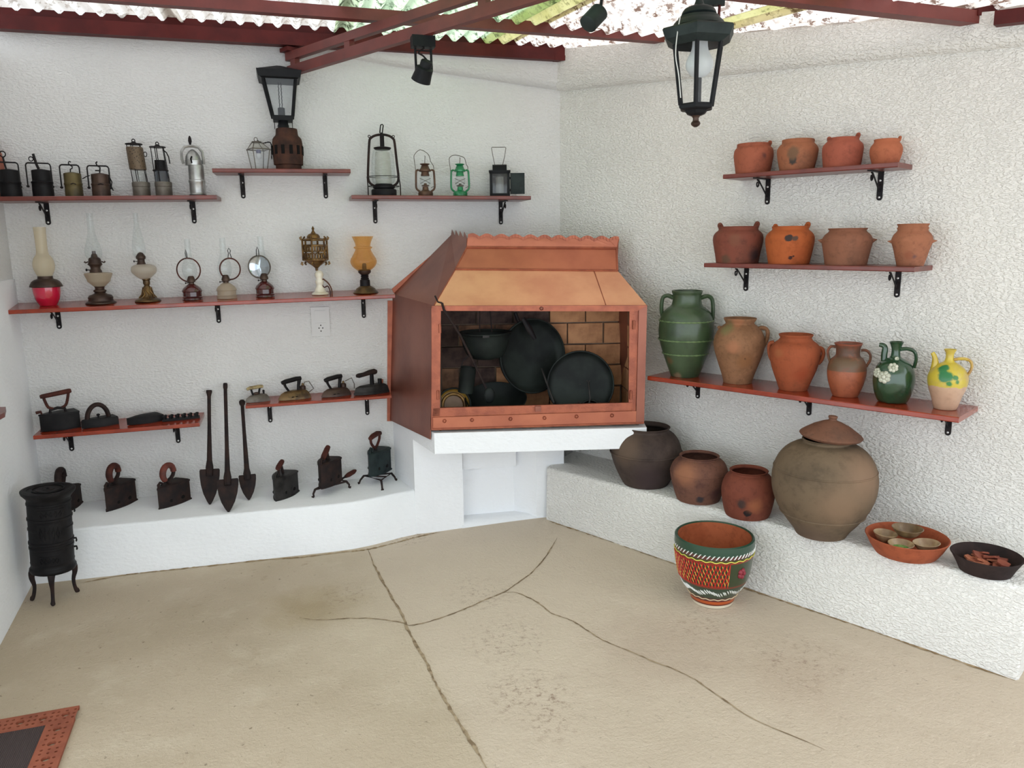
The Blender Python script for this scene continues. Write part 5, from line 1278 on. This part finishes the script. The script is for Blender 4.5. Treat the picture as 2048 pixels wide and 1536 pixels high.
# low bowls with their contents
P = onZ(1811, 1106, ZBR)
t = Pot('clay_bowl', 'wide terracotta bowl holding four little dishes', 'bowl', P, 'y6', 667, 0)
t.by = (1106 - 980) * t.sc
mm = clay('bowl_orange', (178, 88, 54), (160, 76, 46))
t.mb().pot([(232, 0), (246, 4), (290, 60), (326, 120), (334, 132)], 14, 48).build('vessel', mm, t.root)
BK, BR, BP = t.k, t.root.rotation_euler.z, P
def dish(label, x, y, z, r, h, mt, tilt=(0, 0), inner=None):
    loc = BP + Matrix.Rotation(BR, 3, 'Z') @ Vector((x * BK[0], y * BK[0], z * BK[2]))
    d = thing('small_dish', label, 'dish', loc, BR, 'little dishes in the terracotta bowl')
    d.rotation_euler = (tilt[0], tilt[1], BR)
    MB(BK).pot([(r * .5, 0), (r * .6, h * .1), (r * .8, h * .5), (r * .92, h * .85), (r, h)], 8, 30).build('vessel', mt, d)
    if inner: MB(BK).lathe([(r * .72, h * .42), (r * .3, h * .30), (.5, h * .28)], 24, cap0=False).build('glaze', inner, d)
ob = mat('olive_brown_glaze', (126, 104, 72), .4, c2=(92, 70, 48), ns=30, coat=.3)
ob2 = mat('tan_glaze', (172, 148, 114), .45, c2=(134, 106, 78), ns=22, coat=.3)
dish('olive brown dish lying on top of the others in the terracotta bowl', 0, 70, 112, 128, 60, ob)
dish('tan dish on the corner side of the terracotta bowl', -172, 20, 62, 100, 62, ob2, (.0, .06))
dish('dish with a green glazed inside, nearest the viewer in the terracotta bowl', -40, -130, 52, 104, 56, ob2, (.05, 0), mat('green_glaze_inside', (70, 120, 52), .25, c2=(120, 150, 90), ns=60, coat=.4))
dish('pale tan dish on the outer side of the terracotta bowl', 156, -50, 60, 108, 58, ob2, (0, -.08))
P = onZ(1970, 1142, ZBR)
t = Pot('clay_bowl', 'dark blackened bowl holding red clay shards', 'bowl', P, 'y6', 1268, 0)
t.mb().pot([(196, 0), (212, 4), (244, 60), (280, 112), (294, 128)], 14, 48).build('vessel', clay('bowl_black', (58, 44, 42), (42, 34, 34)), t.root)
BK, BR, BP = t.k, t.root.rotation_euler.z, P
sh = [clay('shard_a', (190, 112, 80), (168, 92, 66)), clay('shard_b', (150, 78, 58), (128, 60, 48))]
for i in range(20):
    a = random.uniform(0, 6.28); r = 150 * math.sqrt(random.random())
    loc = BP + Matrix.Rotation(BR, 3, 'Z') @ Vector((r * math.cos(a) * BK[0], r * math.sin(a) * BK[0], (50 + 15 * (i % 4)) * BK[2]))
    d = MB()
    n_ = random.randint(4, 6); q = .022 + .012 * random.random()
    d.prism([(q * random.uniform(.7, 1.1) * math.cos(j * 2 * math.pi / n_), q * random.uniform(.7, 1.1) * math.sin(j * 2 * math.pi / n_)) for j in range(n_)], 0, .006, 'z')
    o = d.build('clay_shard', sh[i % 2], smooth=False)
    o.location = loc; o.rotation_euler = (random.uniform(-.5, .5), random.uniform(-.5, .5), a)
    tag(o, 'broken red clay shard in the dark blackened bowl', 'shard', 'shards in the dark bowl')

# painted planter on the floor
P = onZ(1424, 1200, 0); P.z = fz(P.x, P.y) + .001
t = Pot('painted_planter', 'large green and red planter with trailed lattice and white twists, on the floor', 'planter', P, 'p', 1420, 1200)
prof = spl([(42, 0), (44, 5), (47, 14), (54, 27), (64, 41), (71, 56), (76, 80), (79, 102), (80, 115), (79.5, 127)], 5)
H_ = [z for r, z in prof]
def rr_(z):
    for (r0, z0), (r1, z1) in zip(prof, prof[1:]):
        if z0 <= z <= z1: return r0 + (r1 - r0) * (z - z0) / max(1e-6, z1 - z0)
    return prof[-1][0]
kz = t.k[2]
pm = mat('planter_paint', (212, 202, 182), .35, coat=.3, wob=.0008, zones=[(6 * kz, (96, 40, 22)), (9 * kz, (176, 78, 30)), (15 * kz, (88, 34, 36)), (23 * kz, (50, 66, 50)), (44 * kz, (38, 62, 46)), (48 * kz, (110, 50, 32)), (52 * kz, (46, 58, 34)), (98 * kz, (140, 44, 34)), (101 * kz, (58, 64, 32)), (106 * kz, (88, 44, 42)), (112 * kz, (34, 66, 50))])
t.mb().pot([(r, z) for r, z in prof], 6, 64).build('vessel', pm, t.root)
inn = clay('planter_inside', (190, 98, 58), (168, 80, 44))
b = t.mb().lathe([(r - 6.4, max(z, 5.8)) for r, z in prof[::-1]] + [(.5, 5.8)], 64, cap0=False)
b.build('inside', inn, t.root)
def on(a, z, d=.6): return ((rr_(z) + d) * math.cos(a), (rr_(z) + d) * math.sin(a), z)
white = mat('white_slip', (226, 228, 224), .45); yel = mat('yellow_slip', (214, 206, 84), .45); red = mat('red_slip', (176, 40, 30), .45)
b = t.mb()
for i in range(56):
    a = i * 2 * math.pi / 56
    b.tube([on(a + .10 * u - .06, 107.5 + 7 * (u ** 2 * (3 - 2 * u)) + .0) for u in (0, .25, .5, .75, 1)], [.5, 1.0, 1.25, 1.0, .5], 5)
tag(b.build('white_twist', white, t.root), kind='stuff')
b = t.mb()
b.tube([on(i * 2 * math.pi / 180, 102.5 + 1.2 * math.sin(i * 2 * math.pi / 180 * 26)) for i in range(180)], .9, 5, True)
b.build('yellow_wave', yel, t.root)
MBr, MBy = t.mb(), t.mb()
a0, a1, st = rad(-176), rad(-66), rad(5.0)
n_ = int((a1 - a0) / st)
for i in range(n_ + 1):
    a = a0 + i * st
    for sgn, bb, rd in ((1, MBr, 1.15), (-1, MBr, 1.15)):
        pts_ = [(a + sgn * rad(13) * (u - .5), 52 + 46 * u) for u in [v / 6 for v in range(7)]]
        pts_ = [on(min(max(q, a0), a1), z) for q, z in pts_]
        bb.tube(pts_, rd, 5)
    pts_ = [(a - rad(13) * (u - .5), 53 + 43 * u) for u in [v / 12 for v in range(13)]]
    for j in range(1 + (i % 2) * 2, 12, 4):
        seg_ = pts_[j:j + 3]
        MBy.tube([on(min(max(q, a0), a1), z, 1.3) for q, z in seg_], .6, 5)
tag(MBr.build('red_lattice', red, t.root), kind='stuff')
tag(MBy.build('yellow_dashes', yel, t.root), kind='stuff')
for ac in (rad(-44),):
    for j in range(5):
        q = j * 2 * math.pi / 5
        MB(t.k).ball(on(ac + .07 * math.cos(q), 77 + 6 * math.sin(q), .2), 5, 8, 1, 1, 1).build('painted_petal', mat('dark_rose_slip', (130, 34, 48), .5), t.root)
b = t.mb()
for i in range(18):
    ac = i * 2 * math.pi / 18
    s_ = 1 if i % 2 else -1
    for j in range(5):
        u = j / 4
        b.tube([on(ac + .30 * (u - .5) + .11 * v, 37 + s_ * 4 * math.cos(math.pi * (u - .5)) * .9 + (4 - 9 * v)) for v in (0, .35, .7, 1)], [.5, 1.3, 1.1, .4], 5)
tag(b.build('white_leaf_garland', white, t.root), kind='stuff')
b = t.mb(); b.tube([on(i * 2 * math.pi / 120, 20 + 1.0 * math.sin(i * 2 * math.pi / 120 * 20)) for i in range(120)], .9, 5, True)
b.build('cream_wave', mat('cream_slip', (216, 196, 160), .45), t.root)

# ------------------------------------------------------------------ pans and pots inside the fireplace
ZF = .619
def fire(name, label, cat, px, py, off, cx, cy, rot=0):
    """cx, cy: the sighted origin in the y2 frame."""
    P = onF(px, py, -off)
    t = T(name, label, cat, P, 'y2', cx, cy, 0, None, rot)
    return t
t = fire('cauldron', 'black cauldron hanging by its wire handle inside the fireplace', 'cauldron', 971, 718, .14, 540, 585)
b = t.mb().pot(spl([(60, 2), (120, 8), (175, 40), (212, 110), (232, 190), (245, 238), (258, 250), (262, 262)], 3), 9, 36)
b.build('vessel', 'pan', t.root)
t.mb().tube([(-52, 0, 262), (-50, 0, 320), (-46, 0, 470)], 7, 6).build('bail', 'rusty', t.root)
t.mb().tube([(66, 0, 262), (62, 0, 320), (52, 0, 470)], 7, 6).build('bail', 'rusty', t.root)
t.mb().box(-22, 40, -262, -250, 236, 258).build('maker_plate', 'pewter', t.root, smooth=False)
def disc(name, label, cat, px, py, off, R, tilt, turn, depth, prof=None, mt='pan', z0=None):
    """Round pan standing on its edge; R in sight pixels, tilt back, turn about the vertical."""
    P = onF(px, py, -off)
    r, h, v, e = metric(P)
    R = R * v
    zb = ZF + R * math.cos(tilt) + .001
    t = thing(name, label, cat, (P.x, P.y, P.z if z0 is None else zb), r + turn)
    t.rotation_euler = (-tilt, 0, r + turn)
    b = MB().lathe([(.001, depth), (R * .80, depth), (R * .90, depth * .75), (R * .97, .004), (R, -.004), (R * 1.0, .004), (R * .96, depth * .7), (R * .84, depth + .006), (.001, depth + .006)], 48, cap0=False, ax='y')
    b.build('dish', mt, t)
    MB().tube([(R * .985 * math.cos(a), -.002, R * .985 * math.sin(a)) for a in [i * math.pi / 24 for i in range(48)]], .0045, 7, True).build('rim', 'pan', t)
    return t, R
t, R = disc('frying_pan', 'large round black pan turned sideways against the fireplace bricks', 'pan', 1066, 712, .235, 74, .10, .52, .035, z0=None)
MB().tube([(-.06, .01, R * .92), (-.075, .0, R * 1.02), (-.085, 0, R * 1.18)], .009, 8).build('hanger', 'iron', t)
MB().tube([(-.05, -.012, R * 1.02), (-.02, -.018, R * .7), (.005, -.020, R * .45)], [.012, .016, .010], 8, flat=.5).build('handle', 'iron', t)
t, R = disc('round_tray', 'round black iron tray leaning at the open side of the fireplace', 'tray', 1161, 745, .16, 66, .16, .05, .022, z0=1)
t, R = disc('yellow_dish', 'yellow rimmed dish leaning in the corner of the fireplace', 'dish', 908, 806, .13, 33, .22, .12, .03, mt='yellow_enamel', z0=1)
MB().tube([(R * .66 * math.cos(a), .018, R * .66 * math.sin(a)) for a in [i * math.pi / 20 for i in range(40)]], .008, 7, True).build('inner_ring', 'brassgold', t)
MB().lathe([(R * .60, .024), (.001, .027)], 32, cap0=False, ax='y').build('centre', 'tan', t)
t = fire('wok', 'wide shallow black pan lying on the fireplace floor', 'pan', 992, 806, .19, 660, 1000)
t.root.location.z = ZF
P = t.root.location
b = t.mb().pot(spl([(130, 0), (210, 40), (270, 110), (300, 170)], 3), 9, 40)
b.turn(Matrix.Translation((0, 0, 40)) @ Matrix.Rotation(rad(20), 4, 'X'))
lo = min(v[2] for v in b.v); b.v = [(x, y, z - lo) for x, y, z in b.v]
b.build('vessel', 'pan', t.root)
t = fire('small_bowl', 'small brown bowl at the front of the fireplace floor', 'bowl', 1036, 800, .065, 860, 985)
t.root.location.z = ZF
t.mb().pot(spl([(80, 0), (110, 25), (132, 70), (138, 125)], 3), 8, 30).build('vessel', 'bronze', t.root)
t = fire('tin_cup', 'dark cylindrical tin cup hanging by a thin wire bail in the fireplace', 'cup', 931, 785, .06, 345, 905)
b = t.mb().pot([(74, 0), (76, 6), (76, 235), (79, 240), (79, 246)], 6, 28)
b.build('vessel', 'pan', t.root)
t.mb().tube([(-72, 0, 240), (-62, 0, 300), (-20, 0, 350), (0, 0, 380), (20, 0, 350), (46, 0, 300), (72, 0, 240)], 4.5, 5).build('bail', 'iron', t.root)
t.root.rotation_euler.y = rad(8)
t, R = disc('saucepan', 'small pan with a long thin forked handle in front of the round tray', 'pan', 1181, 795, .085, 20, .25, 0, .03, z0=1)
MB().tube([(-.015, -.012, -R * .2), (-.002, -.014, R * 1.1), (-.010, -.006, R * 2.7)], .0045, 7).build('handle', 'pewter', t)
MB().tube([(-.010, -.006, R * 2.7), (-.018, -.004, R * 2.95)], .003, 5).tube([(-.010, -.006, R * 2.7), (-.002, -.004, R * 2.95)], .003, 5).build('fork', 'pewter', t)
MB().tube([(-R * 1.15 + .012 * math.cos(a), .0, R * .1 + R * .7 * math.sin(a)) for a in [i * math.pi / 10 for i in range(20)]], .004, 6, True).build('ring', 'pewter', t)
def rod(name, label, cat, pts, r, m='iron'):
    P = [onF(x, y, o) for x, y, o in pts]
    t = thing(name, label, cat, P[0])
    Q = [p - P[0] for p in P]
    MB().tube(Q, r, 8).build('shaft', m, t)
    return t, Q
t, Q = rod('ladle', 'long handled iron ladle hooked over the top corner of the fireplace opening', 'ladle', [(884, 606, .036), (888, 620, .030), (920, 670, .0), (945, 720, -.03), (973, 778, -.06)], .0055, 'rusty')
MB().ball(Q[-1] + Vector((.012, -.005, -.03)), .034, 14, .8, .35, 1.15).build('bowl', 'pan', t)
MB().tube([onF(870, 592, .02) - onF(884, 606, .036), onF(876, 604, .04) - onF(884, 606, .036), V(0, 0, 0)], .004, 6).build('hook', 'rusty', t)
t = rod('poker', 'thin iron poker leaning between the two round pans in the fireplace', 'poker', [(1083, 737, -.14), (1093, 765, -.10), (1108, 806, -.05)], .0045, 'pewter')

# ------------------------------------------------------------------ hanging lantern and spotlights
P = CAM + ray(1391, 240) * 2.42
P = CAM + ray(1391, 254) * 2.42
t = T('hanging_lantern', 'large black six-sided lantern hanging from the roof with a frosted bulb', 'lantern', P, 'y7', 540, 1500, rot=rad(0))
lz = lambda y: 1500 - y
t.mb().lathe(t.pr([(20, 1500), (46, 1482), (58, 1462), (50, 1440), (38, 1430), (34, 1400), (44, 1380), (60, 1368)]), 20, cap1=True).build('finial', 'bronze', t.root)
RO = rad(-92)
t.mb().lathe(t.pr([(60, 1370), (120, 1345), (150, 1310), (195, 1300), (214, 1290), (216, 1250), (200, 1232), (180, 1228)]), 6, cap1=True, start=RO).build('bottom_cup', 'blackpaint', t.root, smooth=False)
for i in range(6):
    a, a2 = RO + i * math.pi / 3, RO + (i + 1) * math.pi / 3
    c = lambda an, r, y: (r * math.cos(an), r * math.sin(an), lz(y))
    t.mb().tube([c(a, 208, 1250), c(a, 305, 555)], 26, 4, flat=.8).build('frame_bar', 'blackpaint', t.root, smooth=False)
    t.mb().add([c(a, 204, 1248), c(a2, 204, 1248), c(a2, 300, 558), c(a, 300, 558)], [(0, 1, 2, 3)]).build('pane', 'pane', t.root, smooth=False)
t.mb().lathe(t.pr([(300, 566), (316, 560), (420, 500), (468, 400), (452, 380), (330, 345), (300, 335)]), 6, start=RO, cap0=False, cap1=False).build('eave', 'darkgreen', t.root, smooth=False)
t.mb().lathe(t.pr(spl([(322, 350), (290, 300), (250, 262), (236, 235), (170, 225), (205, 200), (170, 140), (95, 110), (62, 95)], 2)), 24, cap1=True).build('dome', 'darkgreen', t.root)
t.mb().lathe(t.pr([(62, 100), (48, 60), (36, 20), (36, -20)]), 16, cap1=True).build('neck', 'darkgreen', t.root)
t.mb().lathe(t.pr(spl([(20, 925), (90, 900), (150, 830), (162, 760), (140, 690), (105, 620), (92, 560), (88, 480)], 3)), 26, cx=24).build('bulb', 'bulb', t.root)
t.mb().lathe(t.pr([(90, 500), (96, 440), (110, 360)]), 18, cx=24, cap1=True).build('lamp_holder', 'darkgreen', t.root)
t.mb().lathe(t.pr([(26, 1230), (26, 930), (20, 925)]), 10, cx=30, cap1=True).build('inner_post', 'pewter', t.root)
t.mb().tube(t.pts([(0 + 540, -20), (500, -60), (540, -120), (580, -60), (540, -20)]), 12, 7).build('ring', 'iron', t.root)
t.mb().tube(t.pts(spl([(330, 290), (300, 500), (290, 720), (330, 940), (360, 1200)], 4), -300), 7, 6).build('cable', 'whiteplastic', t.root)
bz = zr(t.root.location.x, t.root.location.y)
# ceiling plate and stay behind the lantern
P = CAM + ray(1428, 4) * 2.62
t = T('lantern_hook', 'dark ceiling plate with a stay behind the lantern neck', 'hook', P, 'y7', 760, 30)
t.mb().box(-130, 130, -50, 50, -45, 60).build('plate', 'darkgreen', t.root, smooth=False)
t.mb().tube(t.pts([(828, 60), (822, 240)]), 17, 4).build('stay', 'beam_dark', t.root, smooth=False)
t.mb().tube(t.pts([(760, 60), (720, 150)]), 9, 6).build('hook_wire', 'iron', t.root)

O0 = Vector((-.007, 3.98, 0))
P = hit(846, 97, O0 - NR * -.015, NR)
t = T('spotlight', 'black spotlight hanging under the truss, its cone tipped downwards', 'spotlight', P, 'y8', 792, 270, rot=rad(10))
t.mb().box(-64, 64, -38, 38, 4, 66).build('base_box', 'blackpaint', t.root, smooth=False)
for x in (748, 836):
    t.mb().tube(t.pts([(x, 268), (x + 2, 396)]), 7, 4, flat=.6).build('yoke_arm', 'blackpaint', t.root, smooth=False)
t.mb().tube(t.pts([(744, 282), (840, 282)]), 5, 5).build('yoke_bar', 'blackpaint', t.root)
t.mb().tube(t.pts(spl([(800, 268), (765, 295), (790, 310), (822, 345)], 4)), 5, 6).build('cable', 'iron', t.root)
b = t.mb().lathe([(30, 66), (34, 60), (34, 30), (48, 22), (50, -10), (56, -56), (50, -58), (40, -20), (.5, -18)], 26)
b.turn(Matrix.Translation((0, 0, t.z(400))) @ Matrix.Rotation(rad(16), 4, 'Y') @ Matrix.Rotation(rad(30), 4, 'X'))
b.build('lamp_head', 'blackpaint', t.root)
P = CAM + ray(1187, 66) * 2.55
t = T('spotlight', 'black cylinder spotlight on a rod in front of the green roof sheets', 'spotlight', P, 'y8', 1736, 185)
b = t.mb().lathe([(46, -62), (52, -58), (52, 60), (46, 66), (.5, 66)], 28, cap0=True)
b.turn(Matrix.Translation((0, 0, 82)) @ Matrix.Rotation(rad(38), 4, 'Y') @ Matrix.Rotation(rad(-30), 4, 'X'))
b.build('lamp_head', 'darkgreen', t.root)
t.mb().tube(t.pts([(1772, 70), (1780, 0), (1782, -60)]), 9, 7).build('rod', 'blackpaint', t.root)
t.mb().lathe(t.pr([(30, -56), (30, -78)]), 14, cx=46, cap1=True).build('rose', 'blackpaint', t.root)

# ------------------------------------------------------------------ things at the picture's left edge
P = onshelf('A', -7, .045)
t = Pot('terracotta_pot', 'tall terracotta pot at the very edge of the picture, behind the first miner lamp', 'pot', P, 'p', -7, 390)
t.skin([(17, 390), (20, 375), (24, 340), (23, 305), (18, 290), (17, 282), (20, 272)], clay('edge_pot', (176, 104, 84), (160, 90, 72)), 3)

# doormat with a pierced border
c0, c1, c2 = onZ(159, 1410, .012), onZ(0, 1438, .012), onZ(118, 1536, .012)
ex = (c1 - c0); ex.z = 0; ex.normalize(); ey = Vector((-ex.y, ex.x, 0))
if ey.dot(c2 - c0) < 0: ey = -ey
t = thing('doormat', 'dark rubber doormat with a rust brown border pierced with round holes', 'mat', (c0.x, c0.y, fz(c0.x, c0.y) + .001), math.atan2(ex.y, ex.x))
sgy = 1 if ey.dot(Vector((-math.sin(t.rotation_euler.z), math.cos(t.rotation_euler.z), 0))) > 0 else -1
LX, LY, BW = .75, .45, .078
bm_ = MB()
def tile(x0, x1, y0, y1, r, n=12):
    cx_, cy_ = (x0 + x1) / 2, (y0 + y1) / 2
    if r <= 0: bm_.box(x0, x1, y0, y1, 0, .010); return
    o_, i_ = [], []
    for q in range(n):
        a = 2 * math.pi * (q + .5) / n
        c_, s_ = math.cos(a), math.sin(a)
        m_ = max(abs(c_), abs(s_))
        o_.append((cx_ + c_ / m_ * (x1 - x0) / 2, cy_ + s_ / m_ * (y1 - y0) / 2)); i_.append((cx_ + r * c_, cy_ + r * s_))
    # square off the corners
    for q in range(n):
        a = 2 * math.pi * (q + .5) / n
    vs = [(x, y, z) for z in (0, .010) for l in (o_, i_) for x, y in l]
    fs = []
    for q in range(n):
        p = (q + 1) % n
        fs += [(2 * n + q, 2 * n + p, 3 * n + p, 3 * n + q), (n + q, n + p, 3 * n + p, 3 * n + q)]
    bm_.add(vs, fs)
    for sx, sy in ((0, 0), (1, 0), (1, 1), (0, 1)):
        X, Y = (x1 if sx else x0), (y1 if sy else y0)
        near = sorted(o_, key=lambda p: (p[0] - X) ** 2 + (p[1] - Y) ** 2)[:2]
        bm_.add([(X, Y, .010), (*near[0], .010), (*near[1], .010)], [(0, 1, 2)])
def strip(u0, u1, swap, w0, w1):
    m0, ws, us = .013, (.012, .030, .012), (.016, .030, .016)
    def put(a, b, c, d, r):
        if swap: a, b, c, d = c, d, a, b
        c, d = sorted((c * sgy, d * sgy)); tile(a, b, c, d, r)
    lo, hi = min(w0, w1), max(w0, w1)
    mg = (hi - lo - sum(ws)) / 2
    put(u0, u1, lo, lo + mg, 0); put(u0, u1, hi - mg, hi, 0)
    n_ = max(1, int((u1 - u0) / .062)); k_ = (u1 - u0) / n_ / .062
    u = u0
    for _ in range(n_):
        for i_, du in enumerate(us):
            y = lo + mg
            for j_, dy in enumerate(ws):
                put(u, u + du * k_, y, y + dy, .0122 if i_ == j_ == 1 else .0045)
                y += dy
            u += du * k_
strip(0, LX, False, 0, BW); strip(0, LX, False, LY - BW, LY)
strip(BW, LY - BW, True, 0, BW); strip(BW, LY - BW, True, LX - BW, LX)
bm_.build('border', mat('rust_rubber', (150, 82, 58), .7, c2=(128, 66, 46), ns=12), t, smooth=False)
k = NT('ribbed_mat')
wv = k.n.new('ShaderNodeTexWave'); wv.inputs['Scale'].default_value = 60; wv.inputs['Distortion'].default_value = 1.5; k.link(k.co, wv.inputs[0])
k.link(k.mix(wv.outputs['Fac'], lin((52, 40, 40)), lin((78, 64, 62))), k.b.inputs['Base Color']); k.b.inputs['Roughness'].default_value = .9
k.bump(wv.outputs['Fac'], .6, .004)
MB().box(BW - .006, LX - BW + .006, *(sorted((sgy * (BW - .006), sgy * (LY - BW + .006)))), 0, .0075).build('pad', k.m, t, smooth=False)
